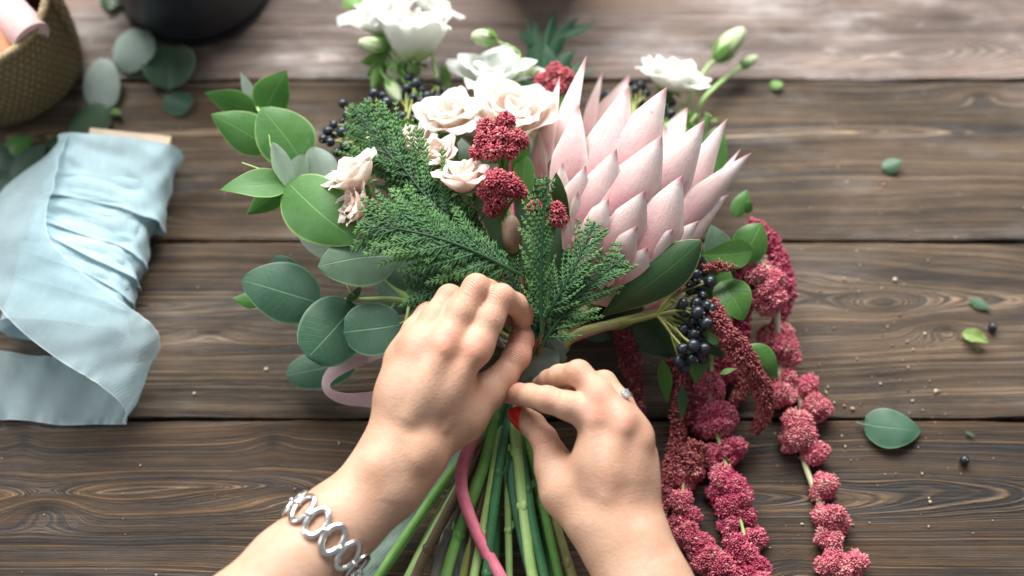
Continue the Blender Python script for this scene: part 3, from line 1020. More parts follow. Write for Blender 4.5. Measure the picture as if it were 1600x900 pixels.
def petal(mb, c, A, phi, r0, h0, r1, h1, width, ruff=0.0, curl=0.25, seed=0, nu=13, nv=13, wrap=0.9, mat=0):
    """one petal on a cup round axis frame A (columns x,y,axis): from (r0,h0) out to (r1,h1)"""
    u, v = np.linspace(0, 1, nu), np.linspace(-1, 1, nv)
    U, Vv = np.meshgrid(u, v, indexing="ij")
    wu = np.clip(np.sin(math.pi * np.clip(U * 0.80 + 0.10, 0, 1)) ** 0.75, 0.05, 1)
    tipc = 1 - 0.16 * (Vv**2) * (U**3)
    rad = r0 + (r1 - r0) * (U**0.75) * tipc
    hh = h0 + (h1 - h0) * (U ** 1.15) * tipc
    d = np.clip(U - 0.72, 0, 1) / 0.28
    rad = rad + curl * (r1 - r0) * d**2
    hh = hh - curl * 0.7 * abs(h1 - h0) * d**2
    s = Vv * wu * width / 2
    ang = phi + s / np.maximum(rad, width * 0.28) * wrap
    rr = rad + ruff * wob(Vv * 2.2 + U, U * 1.5, seed) * U**1.5
    hh = hh + ruff * 1.1 * wob(Vv * 2.6 - U, U * 1.2 + 4, seed + 5) * U**2
    V = np.stack([rr * np.cos(ang), rr * np.sin(ang), hh], -1).reshape(-1, 3)
    mb.add(V @ A.T + c, gridfaces(nu, nv), np.stack([U, Vv * 0.5 + 0.5], -1).reshape(-1, 2), 0, mat)


def frame(axis, spin=0.0):
    return basis(nz(axis)[None], np.array([spin]))[0]


def rose(name, label, px, py, z, rpx, axis, lower, mat, smat, group="spray roses in the bouquet", rings=None, ruff=0.0013, mids=(), cat="rose", lrad=0.0018, seed=1, sepal=True, nodes=()):
    s = S(px, py, z)
    r = rpx * s
    c = P(px, py, z)
    A = frame(axis, seed)
    t = thing(name, label, cat, c, group)
    ruff = min(ruff, r * .055)
    rings = rings or [(3, .02, .16, .50, 1.0), (4, .05, .34, .62, 1.2), (5, .08, .60, .62, 1.25), (5, .1, .84, .46, 1.3), (6, .12, 1.0, .22, 1.3)]
    mb = MB()
    k = 0
    rg = random.Random(seed)
    for n, r0, r1, h1, wd in rings:
        off = rg.random() * 6
        for i in range(n):
            k += 1
            petal(mb, c, A, off + i * 6.2832 / n + rg.uniform(-.15, .15), r0 * r, -0.45 * r, r1 * r * rg.uniform(.92, 1.08), h1 * r * rg.uniform(.9, 1.1), wd * r * rg.uniform(.9, 1.1), ruff, rg.uniform(.05, .38), seed * 10 + k)
    mb.build("bloom", mat, t)
    ax = A[:, 2]
    cb = c - ax * r * 0.50
    if sepal:
        mb = MB()
        V = ICO2[0] * np.array([.20, .20, .26]) * r
        mb.add(V @ A.T + cb - ax * r * .12, ICO2[1])
        for i in range(5):
            d = A[:, 0] * math.cos(i * 1.257) + A[:, 1] * math.sin(i * 1.257)
            leaf(mb, cb + d * r * .1, cb + d * r * .62 + ax * r * (.05 - .2 * (i % 2)), r * .30, nrm=-ax + d * .2, shape="lance", bend=-.15, nu=10, nv=5)
        mb.build("calyx", M["sepal"], t)
    stem(t, cb - ax * r * .2, lower, 0.0014, smat, mids=mids, lrad=lrad, nodes=nodes)
    return t


# thuja / cypress sprays ------------------------------------------------------
_tw = MB()
nr, ns = 9, 5
xs = np.linspace(0, 1, nr)
rad = (0.55 + 0.45 * np.abs(np.sin(xs * math.pi * 3.5))) * np.clip(1.15 - xs**2.2, 0.15, 1)
a_ = np.linspace(0, 2 * math.pi, ns, endpoint=False)
TWV = np.stack([np.stack([rad[i] * np.cos(a_), rad[i] * 0.62 * np.sin(a_), np.full(ns, xs[i])], -1) for i in range(nr)]).reshape(-1, 3)
TWF = gridfaces(nr, ns, True)


def spray(mb, base, tip, width, nrm, n=16, bow=0.05, droop=0.12, seed=0, bright=0.0, fan=42, dens=1.0):
    rg = np.random.default_rng(seed)
    base, tip = np.asarray(base), np.asarray(tip)
    ax = tip - base
    L = np.linalg.norm(ax)
    x = ax / L
    nn_ = nz(nrm - x * np.dot(nrm, x))
    y = np.cross(nn_, x)
    s = np.linspace(0, 1, 30)
    axis = base + x * (L * s)[:, None] + nn_ * (droop * L * np.sin(s * 2.6) * 0.6)[:, None] + y * (bow * L * np.sin(s * 3.14))[:, None]
    tube(mb, axis, [0.0014, 0.0011, 0.0006], 5, raw=True, col=0.25 + bright * 0.3)
    Ms, Ts, Cs = [], [], []

    def twigs(p, d, ln, rad_, tint):
        Bm = basis(d[None], np.array([rg.uniform(-.4, .4)]))[0]
        # keep the flat side in the spray's plane
        z = d / np.linalg.norm(d)
        yy = nz(np.cross(nn_, z))
        xx = np.cross(yy, z)
        Ms.append(np.stack([yy * rad_, -xx * rad_, z * ln], -1))
        Ts.append(p)
        Cs.append(tint)

    for i in range(n):
        f = 0.08 + 0.90 * (i + rg.uniform(-.2, .2)) / n
        p = np.array([np.interp(f, s, axis[:, k]) for k in range(3)])
        prof = (np.sin(math.pi * min(1, f * 0.85 + 0.16)) ** 0.6) * (1.0 if f < .85 else (1.05 - f) * 5)
        bl = width * 0.62 * max(.18, prof) * rg.uniform(.85, 1.1)
        sg = 1 if i % 2 else -1
        an = R(fan + rg.uniform(-12, 9) - 10 * f)
        d0 = nz(x * math.cos(an) + y * sg * math.sin(an) + nn_ * rg.uniform(-.10, .12))
        m_ = max(5, int(bl / 0.0021 * dens))
        q = np.linspace(0, 1, m_)
        bend_ = nz(x)
        pp = p + d0 * (bl * q)[:, None] + (bend_ * rg.uniform(.05, .34) + y * rg.uniform(-.12, .12)) * (bl * q**2)[:, None] - nn_ * (bl * .22 * q**2 * rg.uniform(.2, 1.2))[:, None]
        dd = np.gradient(pp, axis=0) if m_ > 1 else d0[None]
        for j in range(m_):
            dj = nz(dd[j])
            # the branchlet's own segment
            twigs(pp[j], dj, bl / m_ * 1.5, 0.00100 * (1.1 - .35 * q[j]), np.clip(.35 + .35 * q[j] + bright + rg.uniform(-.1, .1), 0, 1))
            if j == 0:
                continue
            tl_ = (0.0026 + 0.0046 * (1 - q[j]) ** .7 * min(1, q[j] * 4)) * rg.uniform(.6, 1.3) * min(1.2, width / .05)
            for sg2 in (1, -1):
                yj = nz(np.cross(nn_, dj)) * sg2
                an2 = R(rg.uniform(28, 48))
                dt = nz(dj * math.cos(an2) + yj * math.sin(an2) + nn_ * rg.uniform(-.18, .10))
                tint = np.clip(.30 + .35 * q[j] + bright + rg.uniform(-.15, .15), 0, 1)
                twigs(pp[j], dt, tl_, 0.00082, tint)
                if tl_ > .0044 and rg.random() < .55:
                    pj = pp[j] + dt * tl_ * .5
                    for sg3 in (1, -1):
                        d3 = nz(dt + nz(np.cross(nn_, dt)) * sg3 * .65)
                        twigs(pj, d3, tl_ * .45, 0.0008, np.clip(tint + .12, 0, 1))
    Ts = np.array(Ts)
    Cs = np.array(Cs)
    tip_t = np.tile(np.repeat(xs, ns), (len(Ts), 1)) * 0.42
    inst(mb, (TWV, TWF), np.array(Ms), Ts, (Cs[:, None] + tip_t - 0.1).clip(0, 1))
    return mb


# amaranth --------------------------------------------------------------------
def grains(mb, centres, normals, size, tints, rg):
    n = len(centres)
    sz = size * rg.uniform(.7, 1.25, n)
    sc_ = np.stack([sz * rg.uniform(.6, 1.0, n), sz * rg.uniform(.6, 1.0, n), sz * rg.uniform(1.2, 2.9, n)], -1)
    nrm = normals + rg.normal(scale=.5, size=normals.shape)
    Mx = basis(nrm, rg.uniform(0, 6, n)) * sc_[:, None, :]
    inst(mb, ICO0, Mx, centres, tints)


def blob(mb, c, r, rg, squash=(1, 1, 1), size=0.00086, base=0.45):
    """one knot of florets: lobed ball covered with tiny buds"""
    n = int(4 * math.pi * r * r / (size * size * 2.4))
    d = fib(n)
    lob = np.array([nz(v) for v in rg.normal(size=(8, 3))])
    k = (d @ lob.T).max(1)
    rr = r * (0.62 + 0.46 * np.clip((k - .55) / .45, 0, 1)) + np.abs(rg.normal(scale=size * .8, size=n))
    p = d * rr[:, None] * np.array(squash) + c
    t = np.clip(base + .30 * (k - .8) * 2 + rg.normal(scale=.16, size=n) + (rg.random(n) < .07) * .35, 0, 1)
    mb.add(ICO2[0] * r * .62 * np.array(squash) + c, ICO2[1], None, 0.05)
    grains(mb, p, d, size, t, rg)


def rope(mb, pts, rads, rg, size=0.00085, base=0.4, lump=0.18):
    p = crom(pts, 90)
    L = np.linalg.norm(np.diff(p, axis=0), axis=1).sum()
    rr = np.interp(np.linspace(0, 1, 90), np.linspace(0, 1, len(rads)), rads)
    rr = rr * (1 + lump * wob(np.linspace(0, L / 0.006, 90), np.zeros(90), rg.integers(99)))
    tube(mb, p, rr * .75, 8, raw=True, col=0.08)
    t, N, B = frames(p)
    n = int(L * 2 * math.pi * rr.mean() / (size * size * 2.3))
    u = rg.random(n)
    a = rg.uniform(0, 6.2832, n)
    lum = wob(u * L / .0045, a * 1.0, 3)
    iu = np.clip((u * 89).astype(int), 0, 89)
    d = np.cos(a)[:, None] * N[iu] + np.sin(a)[:, None] * B[iu]
    pos = np.stack([np.interp(u * 89, np.arange(90), p[:, k]) for k in range(3)], -1)
    pos = pos + d * (rr[iu] * (.86 + .14 * lum) + rg.normal(scale=size * .4, size=n))[:, None]
    tn = np.clip(base + .13 * lum + rg.normal(scale=.18, size=n) + (rg.random(n) < .08) * .4, 0, 1)
    grains(mb, pos, d + t[iu] * .4, size, tn, rg)

# ------------------------------------------------------------------ king protea
PB, PT = P(946, 452, .050), P(1012, 175, .088)
pax = nz(PT - PB)
plen = np.linalg.norm(PT - PB)


def cup_r(s):
    return np.interp(s, [-.3, 0, .12, .3, .55, .8, 1.0, 1.3], [.008, .022, .036, .049, .057, .060, .061, .060])


def on_cup(px, py, side="near", k=1.0):
    zz = np.linspace(.20, -.02, 900)
    d = ray(px, py)
    pts = CAMP + d * ((zz - CAMP[2]) / d[2])[:, None]
    rel = pts - PB
    s = rel @ pax
    r = np.linalg.norm(rel - s[:, None] * pax, axis=1)
    q = r / (cup_r(s / plen) * k)
    ins = np.where(q <= 1)[0]
    if len(ins) == 0:
        return pts[np.argmin(q)]
    return pts[ins[0] if side == "near" else ins[-1]]


pro = thing("king_protea", "large pale pink king protea with pointed bracts at the right of the bouquet", "flower", PB, BQ)
bracts = [  # base, tip, width px, side, radius factor
    ((850, 285), (924, 89), 50, "near", .82), ((838, 262), (879, 122), 40, "near", .86), ((878, 292), (905, 163), 52, "near", .95),
    ((912, 215), (948, 112), 24, "far", .8), ((925, 225), (986, 114), 40, "far", .85), ((925, 285), (989, 136), 64, "near", .80),
    ((972, 268), (1043, 138), 60, "near", .80), ((1018, 255), (1073, 166), 46, "far", .8), ((1022, 312), (1095, 186), 64, "near", .86),
    ((966, 326), (1032, 210), 64, "near", .97), ((914, 334), (966, 233), 54, "near", .99), ((1062, 330), (1133, 188), 54, "near", .84),
    ((1078, 345), (1149, 229), 40, "far", .9), ((1052, 368), (1167, 236), 50, "near", .95), ((884, 340), (916, 258), 42, "near", 1.02),
    ((906, 372), (952, 309), 46, "near", 1.06), ((954, 388), (1008, 297), 58, "near", 1.05), ((1008, 384), (1067, 275), 62, "near", 1.04),
    ((1052, 378), (1134, 306), 40, "near", .98), ((956, 418), (996, 352), 44, "near", 1.10), ((1000, 410), (1049, 356), 44, "near", 1.08),
    ((910, 415), (941, 358), 40, "near", 1.12), ((1066, 375), (1128, 285), 44, "far", .95), ((850, 270), (846, 190), 40, "far", .9),
    ((985, 240), (1020, 160), 44, "far", .85), ((1045, 290), (1110, 215), 50, "far", .85), ((890, 240), (900, 130), 40, "far", .85),
    ((925, 440), (956, 390), 42, "near", 1.14), ((975, 435), (1010, 385), 44, "near", 1.14), ((868, 330), (884, 255), 40, "near", 1.0),
    ((890, 380), (908, 300), 36, "near", 1.03), ((1035, 405), (1090, 345), 40, "near", 1.06), ((840, 250), (872, 165), 44, "near", .9),
]
for i, (b, t_, wd, side, k) in enumerate(bracts):
    B_, T_ = on_cup(*b, side, k), on_cup(*t_, side, k * 1.0)
    mid = (B_ + T_) / 2
    rel = mid - PB
    nrm = nz(rel - pax * (rel @ pax)) + (0.75 * nz(CAMP - mid) if side == "near" else 0)
    mb = MB()
    # the tip leans in a little, the belly stands out
    leaf(mb, B_ - pax * .006, T_ + nz(nrm) * .002, wd * 1.30 * S(*t_, .1), nrm=nrm, shape="bract", bend=.028, cup=.36, roll=rng.uniform(-9, 9), nu=22, nv=11, seed=i, thick=.0022, curl=-.03, twist=rng.uniform(-10, 10))
    mb.build("bract", M["bract"], pro)
core = MB()
prof = [(s_, cup_r(s_) * .72 * math.sqrt(max(0, 1 - (max(0, s_ - .25) / .45) ** 2))) for s_ in np.linspace(-.1, .70, 18)]
A = frame(pax)
aa = np.linspace(0, 2 * math.pi, 40, endpoint=False)
V = np.array([[PB + pax * s_ * plen + (A[:, 0] * math.cos(q) + A[:, 1] * math.sin(q)) * r_ for q in aa] for s_, r_ in prof])
core.add(V.reshape(-1, 3), gridfaces(len(prof), 40, True))
core.build("flower_head", plain_mat("protea_core", (0.58, 0.36, 0.34), .7, 0, .2, 50, .3), pro)
for b, t_, wd, kw, lab in [
    ((938, 502, .060), (1093, 371, .104), 74, dict(shape="obovate", bend=.08, cup=.3, roll=14, seed=2), "broad dark green leaf with a yellow edge"),
    ((892, 350, .095), (868, 272, .122), 26, dict(shape="obovate", bend=.05, fold=.2, roll=-25), "short dark green leaf with a yellow rim"),
    ((905, 520, .045), (1010, 470, .035), 55, dict(shape="obovate", bend=.05, cup=.2), None),
    ((880, 500, .045), (800, 350, .060), 52, dict(shape="obovate", bend=.05, cup=.2), None),
]:
    mb = MB()
    lf(mb, b, t_, wd, **kw)
    o = mb.build("leaf", M["protea_leaf"], pro)
    if lab:
        o["label"] = lab
stem(pro, PB - pax * .004, [(826, 610, .050), (835, 700, .045), (858, 790, .036), (895, 905, .026), (905, 935, .022)], .0052, M["stem_olive"], lrad=.0030)

# ------------------------------------------------------------------ eucalyptus
eb = thing("eucalyptus_branch", "bright green eucalyptus branch with pointed leaves at the upper left", "foliage", P(560, 380, .05), BQ)
for b, t_, wd, mt, kw in [
    ((404, 176, .070), (317, 148, .078), 46, "euc_bright", dict(shape="ovate", roll=-30, cup=.2)),
    ((398, 158, .070), (374, 112, .088), 20, "euc_pale", dict(shape="lance", roll=20)),
    ((408, 178, .072), (450, 111, .085), 62, "euc_bright", dict(shape="ovate", roll=18, cup=.15)),
    ((424, 232, .080), (328, 178, .088), 66, "euc_bright", dict(shape="ovate", roll=-12, cup=.2, bend=.05)),
    ((472, 256, .085), (410, 166, .100), 92, "euc_bright", dict(shape="broad", roll=5, cup=.12, bend=.04)),
    ((454, 290, .100), (343, 291, .108), 56, "euc_bright", dict(shape="ovate", roll=22, fold=.18, bend=.06)),
    ((452, 292, .092), (384, 334, .088), 42, "euc_bright", dict(shape="ovate", roll=-20, cup=.2)),
    ((452, 294, .102), (424, 222, .122), 38, "euc_pale", dict(shape="broad", roll=-30, cup=.5)),
    ((462, 300, .085), (474, 240, .100), 44, "euc_pale", dict(shape="broad", roll=15, cup=.3)),
    ((512, 292, .084), (484, 230, .100), 58, "euc_pale", dict(shape="broad", roll=-12, cup=.3)),
    ((449, 284, .104), (558, 376, .112), 104, "euc_bright", dict(shape="broad", roll=4, cup=.16, bend=.05, seed=3)),
    ((520, 400, .080), (462, 366, .086), 34, "euc_pale", dict(shape="broad", roll=-25, cup=.3)),
]:
    mb = MB()
    lf(mb, b, t_, wd, seed=int(wd) if "seed" not in kw else kw["seed"], **{k: v for k, v in kw.items() if k != "seed"})
    mb.build("leaf", M[mt], eb)
for tp in ((362, 205, .12), (420, 208, .115), (374, 252, .11)):
    pass
st_ = MB()
tube(st_, PP([(640, 470, .055), (560, 390, .075), (500, 320, .092), (455, 290, .100), (435, 240, .092), (418, 195, .080), (402, 168, .074), (392, 140, .074)]), [.0024, .0018, .0013, .0007], 7)
tube(st_, PP([(452, 290, .100), (420, 270, .100), (378, 254, .100)]), [.0006, .0004], 5)
tube(st_, PP([(448, 284, .100), (426, 240, .106), (420, 210, .110)]), [.0006, .0004], 5)
st_.build("branch_stem", M["stem_pale"], eb)
stem(eb, P(640, 470, .055), [(792, 625, .040), (745, 715, .034), (708, 805, .024), (676, 915, .016)], .0028, M["stem_grey"], lrad=.0036)

eb2 = thing("eucalyptus_branch", "blue green eucalyptus branch with round leaves beside the left hand", "foliage", P(600, 470, .04), BQ)
for b, t_, wd, mt, kw in [
    ((622, 402, .098), (496, 412, .104), 92, "euc_dusty", dict(shape="broad", roll=8, cup=.15, bend=.05, seed=4)),
    ((590, 402, .085), (690, 462, .080), 60, "euc_dusty", dict(shape="broad", roll=15, cup=.15)),
    ((504, 470, .075), (374, 440, .078), 96, "euc_blue", dict(shape="broad", roll=-8, cup=.15, bend=.05, wave=.015, seed=8)),
    ((450, 440, .074), (430, 400, .082), 50, "euc_blue", dict(shape="broad", roll=-30, cup=.4)),
    ((410, 470, .055), (362, 466, .058), 26, "euc_bright", dict(shape="ovate", cup=.2)),
    ((558, 478, .072), (478, 556, .076), 104, "euc_blue", dict(shape="round", roll=-6, cup=.15, bend=.05, seed=5)),
    ((628, 505, .085), (536, 520, .084), 86, "euc_blue", dict(shape="round", roll=6, cup=.12, bend=.04, seed=7)),
    ((556, 560, .025), (446, 588, .020), 64, "euc_blue", dict(shape="round", roll=10, cup=.2, seed=1)),
    ((545, 475, .07), (565, 445, .09), 22, "euc_dusty", dict(shape="lance", roll=60)),
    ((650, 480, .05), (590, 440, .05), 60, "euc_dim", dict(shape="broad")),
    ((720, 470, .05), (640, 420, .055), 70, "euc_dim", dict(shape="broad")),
]:
    mb = MB()
    lf(mb, b, t_, wd, **kw)
    mb.build("leaf", M[mt], eb2)
st_ = MB()
tube(st_, PP([(700, 500, .055), (630, 470, .062), (560, 468, .068), (500, 470, .074), (460, 460, .07)]), [.0024, .0015, .0009], 7)
tube(st_, PP([(560, 468, .068), (548, 455, .085), (540, 440, .09)]), [.001, .0008], 5)
tube(st_, PP([(640, 472, .062), (634, 500, .08), (625, 506, .085)]), [.0012, .0008], 5)
tube(st_, PP([(620, 472, .06), (575, 530, .04), (550, 562, .026)]), [.0014, .0009], 5)
st_.build("branch_stem", M["stem_pale"], eb2)
stem(eb2, P(700, 500, .055), [(800, 630, .034), (745, 730, .028), (722, 820, .022), (714, 915, .016)], .0028, M["stem_slate"], lrad=.0037)

# ------------------------------------------------------------------ white lisianthus, buds
wr_ = [(3, .02, .22, .80, 1.0), (4, .05, .44, .95, 1.35), (4, .10, .72, .98, 1.7), (4, .16, .98, .80, 1.9)]
rose("lisianthus", "tall white ruffled bloom facing away at the top of the bouquet", 646, 66, .066, 68, (.05, .75, .55), [(800, 640, .05), (806, 740, .046), (830, 830, .036), (842, 888, .030)], M["white_petal"], M["stem_green"], "white lisianthus in the bouquet", wr_, .0042, [(656, 130, .058), (668, 200, .06), (730, 380, .06)], "flower", .0024, 3, True, nodes=[(840, 884, .030, 1.9)])
rose("lisianthus", "white bloom cut off by the top edge, spreading petals over the light plank", 596, 22, .050, 66, (-.35, .6, .7), [(782, 640, .05), (700, 745, .034), (632, 842, .026), (590, 905, .020)], M["white_petal"], M["stem_green"], "white lisianthus in the bouquet", [(4, .05, .5, .5, 1.5), (6, .1, 1.0, .34, 1.6)], .0046, [(606, 84, .05), (640, 140, .058), (664, 178, .062), (735, 400, .06)], "flower", .0028, 8, True, nodes=[(629, 844, .026, 1.5)])
rose("lisianthus", "small white bloom upper right of the two, touching the top edge", 676, 8, .052, 40, (.4, .6, .6), [(796, 640, .048), (793, 740, .044), (795, 860, .032), (796, 905, .028)], M["white_petal"], M["stem_pale"], "white lisianthus in the bouquet", [(4, .05, .5, .5, 1.5), (5, .1, 1.0, .3, 1.6)], .0036, [(676, 80, .05), (690, 180, .05), (740, 400, .055)], "flower", .0020, 9)
rose("lisianthus", "translucent white bloom with thin greenish petals behind the roses", 772, 112, .054, 60, (.0, .55, .75), [(790, 640, .052), (770, 720, .044), (772, 860, .032), (770, 910, .028)], M["veil_petal"], M["stem_dark"], "white lisianthus in the bouquet", [(3, .02, .4, .5, 1.3), (4, .1, .9, .5, 1.8), (4, .1, 1.05, .22, 1.8)], .0036, [(776, 200, .05), (790, 380, .05)], "flower", .0026, 12)
rose("lisianthus", "ruffled white bloom lying behind the protea at the right", 1050, 122, .040, 50, (.22, .62, .62), [(806, 640, .045), (812, 700, .048), (800, 742, .047), (815, 830, .038), (832, 905, .030)], M["white_petal"], M["stem_blue"], "white lisianthus in the bouquet", [(4, .05, .40, .70, 1.4), (5, .1, .80, .58, 1.7), (6, .12, 1.08, .30, 1.6)], .0048, [(1040, 200, .03), (960, 420, .035)], "flower", .0030, 15, nodes=[(799, 745, .047, 1.7)])


def bud(name, label, cx, cy, z, tx, ty, tz, wpx, stem_pts, mat, smat, r=.0013):
    a, b = P(cx, cy, z), P(tx, ty, tz)
    t = thing(name, label, "flower bud", a, "flower buds in the bouquet")
    L = np.linalg.norm(b - a)
    A = frame(b - a)
    r0 = wpx * S(cx, cy, z) / 2
    mb = MB()
    for i in range(5):
        d = A[:, 0] * math.cos(i * 1.257) + A[:, 1] * math.sin(i * 1.257)
        leaf(mb, a + d * r0 * .55, b + d * r0 * .25, r0 * 1.7, nrm=d, shape="broad", bend=.14, cup=.6, nu=12, nv=7, seed=i, twist=25)
    V = ICO2[0] * np.array([r0 * .8, r0 * .8, L * .5]) @ A.T + (a + b) / 2
    mb.add(V, ICO2[1], np.full((len(V), 2), .5))
    mb.build("bud_petals", mat, t)
    mb = MB()
    for i in range(5):
        d = A[:, 0] * math.cos(i * 1.257 + .6) + A[:, 1] * math.sin(i * 1.257 + .6)
        leaf(mb, a - A[:, 2] * L * .1 + d * r0 * .2, a + A[:, 2] * L * .5 + d * r0 * 1.15, r0 * .7, nrm=d, shape="lance", bend=.1, nu=9, nv=5)
    mb.build("sepals", M["sepal"], t)
    mb = MB()
    tube(mb, [a + A[:, 2] * L * .05] + list(PP(stem_pts)), [r, r * .9], 7)
    mb.build("stem", smat, t)


bud("flower_bud", "large pale green bud on the right, standing out over the plank gap", 1120, 92, .022, 1163, 44, .030, 34, [(1100, 112, .020), (1070, 170, .022), (1010, 300, .03)], M["bud_petal"], M["stem_pale"])
bud("flower_bud", "slim green bud on the right, below the large one", 1158, 104, .014, 1184, 88, .016, 17, [(1120, 134, .014), (1088, 172, .018), (1020, 300, .03)], M["bud_petal"], M["stem_pale"], .0016)
bud("flower_bud", "whitish closed bud left of the thin petalled bloom", 774, 62, .062, 736, 56, .064, 32, [(788, 70, .06), (806, 78, .058), (812, 96, .055), (806, 200, .05)], M["bud_petal"], M["stem_pale"], .0009)
bud("flower_bud", "green pointed bud under the spreading white bloom", 606, 74, .058, 560, 66, .064, 28, [(616, 86, .058), (640, 130, .06), (666, 180, .062), (690, 250, .06)], M["bud_petal"], M["stem_green"], .0010)
bud("flower_bud", "small green bud between the thin petalled bloom and dark red heads", 836, 122, .058, 826, 104, .064, 28, [(838, 135, .055), (835, 200, .05)], M["bud_petal"], M["stem_pale"], .0010)
bud("flower_bud", "pale yellow green bud among the black berries at the left", 606, 128, .052, 626, 158, .058, 22, [(596, 112, .05), (590, 90, .05), (600, 70, .05)], M["bud_petal"], M["stem_green"], .0010)

# leafy green sprig under the white blooms and behind the protea
gs = thing("leaf_sprig", "small soft green leafy sprig hanging under the white blooms", "foliage", P(590, 120, .045), BQ)
for b, t_, wd in [((604, 92, .05), (562, 96, .055), 22), ((606, 96, .05), (572, 118, .05), 26), ((600, 100, .05), (580, 142, .048), 24), ((616, 98, .05), (640, 122, .052), 24), ((606, 60, .05), (560, 64, .055), 22), ((690, 100, .045), (700, 150, .045), 18), ((560, 10, .03), (540, -16, .03), 34)]:
    mb = MB()
    lf(mb, b, t_, wd, shape="ovate", cup=.3, roll=rng.uniform(-30, 30))
    mb.build("leaf", M["sepal"], gs)
mb = MB()
tube(mb, PP([(600, 60, .05), (604, 95, .05), (630, 150, .05), (690, 260, .05)]), .0011, 6)
mb.build("stem", M["stem_green"], gs)
gs = thing("leaf_sprig", "pale green small leaved sprig between the protea and right white bloom", "foliage", P(1060, 200, .03), BQ)
for i in range(22):
    x, y = rng.uniform(985, 1128), rng.uniform(165, 205)
    x2, y2 = x + rng.uniform(-24, 24), y + rng.uniform(-24, 20)
    mb = MB()
    lf(mb, (x, y, .035), (x2, y2, .048), rng.uniform(9, 17), shape="ovate", cup=.3, roll=rng.uniform(-50, 50))
    mb.build("leaf", M["sepal"], gs)
for b, t_, wd in [((1095, 250, .04), (1124, 200, .05), 30), ((1120, 270, .035), (1132, 206, .045), 26), ((1090, 215, .045), (1108, 178, .05), 16)]:
    mb = MB()
    lf(mb, b, t_, wd, shape="ovate", cup=.2)
    mb.build("leaf", M["amar_leaf"], gs)
mb = MB()
for q in ((1010, 180), (1050, 190), (1088, 178), (1120, 200)):
    tube(mb, PP([(980, 330, .03), ((980 + q[0]) / 2, 260, .035), (*q, .04)]), .0010, 6)
mb.build("stem", M["stem_pale"], gs)

# fern like dark leaf at the top
fr = thing("fern_frond", "dark green divided frond lying at the top below the dark bowl edge", "foliage", P(850, 120, .02), BQ)
mb = MB()
for b, t_, wd in [((858, 130, .02), (822, 22, .03), 16), ((840, 72, .025), (810, 44, .03), 14), ((846, 84, .025), (836, 30, .03), 12), ((856, 112, .02), (868, 12, .034), 18), ((864, 70, .026), (905, 26, .03), 14), ((862, 90, .025), (884, 52, .03), 16),
                  ((852, 120, .02), (812, 92, .024), 20), ((870, 60, .03), (934, 34, .026), 14), ((862, 118, .02), (900, 76, .024), 20), ((868, 124, .02), (934, 112, .022), 12), ((850, 130, .02), (800, 118, .02), 18), ((862, 130, .02), (912, 96, .02), 20), ((842, 100, .02), (826, 66, .024), 20), ((860, 126, .022), (852, 66, .03), 26), ((872, 128, .02), (892, 100, .03), 22), ((846, 128, .022), (834, 92, .028), 24)]:
    lf(mb, b, t_, wd * 1.3, shape="lance", cup=.3, roll=rng.uniform(-25, 25), nu=10, nv=5)
mb.build("frond_leaves", M["fern"], fr)
mb = MB()
tube(mb, PP([(880, 240, .03), (862, 150, .022), (850, 90, .025), (862, 30, .032)]), .0010, 6)
mb.build("stem", M["stem_dark"], fr)

# ------------------------------------------------------------------ spray roses
cream = [(3, .05, .22, .50, 1.0), (4, .05, .46, .60, 1.4), (4, .08, .74, .56, 1.7), (5, .12, 1.0, .32, 1.75)]
sideg = [(3, .03, .22, .60, 1.0), (4, .05, .42, .66, 1.2), (5, .08, .70, .62, 1.35), (5, .1, .96, .42, 1.4)]
rose("spray_rose", "cream pink rose left of centre, in front of the white stems", 704, 182, .096, 54, (-.15, .45, .85), [(786, 640, .042), (762, 740, .04), (745, 812, .034), (742, 850, .03)], M["rose_petal"], M["stem_brown"], seed=21, rings=cream, mids=[(730, 300, .07)])
rose("spray_rose", "largest cream rose between the left rose and the protea", 800, 176, .094, 68, (.1, .40, .85), [(815, 640, .042), (840, 745, .038), (862, 840, .030), (878, 905, .024)], M["rose_petal"], M["stem_pink"], seed=24, rings=cream, mids=[(800, 320, .07)])
rose("spray_rose", "pale pink rose low beside the two dark red heads, opened flat", 724, 280, .121, 48, (-.1, .6, .62), [(800, 640, .04), (780, 760, .036), (775, 905, .024)], M["rose_deep"], M["stem_dark"], seed=27, rings=sideg, mids=[(760, 400, .07)])
rose("spray_rose", "small salmon pink rose between the left rose and cypress tips", 686, 242, .110, 34, (-.3, .3, .9), [(788, 640, .04), (752, 760, .032), (735, 905, .022)], M["rose_deep"], M["stem_brown"], seed=31, rings=sideg, mids=[(730, 380, .06)])
rose("spray_rose", "cream rose half hidden behind the cypress at its top edge", 650, 222, .096, 38, (-.4, .4, .8), [(804, 640, .044), (818, 770, .036), (862, 905, .022)], M["rose_petal"], M["stem_dark"], seed=33, rings=sideg, mids=[(720, 380, .06)])
rose("spray_rose", "blush rose far left, petals opening over the eucalyptus leaf", 554, 274, .118, 50, (-.5, .55, .6), [(780, 640, .044), (760, 700, .034), (688, 820, .024), (664, 872, .018)], M["rose_petal"], M["stem_olive"], seed=35, rings=sideg, mids=[(660, 400, .07)])
rose("spray_rose", "lowest blush rose with dangling petals below the far left rose", 556, 322, .116, 40, (-.75, .1, .6), [(776, 640, .046), (758, 690, .032), (700, 805, .022), (668, 860, .018)], M["rose_deep"], M["stem_olive"], seed=37, rings=sideg, mids=[(660, 420, .07)])
mb_t = thing("rose_leaf", "dark green rose leaf between the left and largest cream roses", "leaf", P(765, 215, .11), BQ)
mb = MB()
lf(mb, (768, 238, .105), (752, 188, .122), 34, shape="ovate", fold=.25, roll=25)
mb.build("blade", M["dark_leaf"], mb_t)
mb = MB()
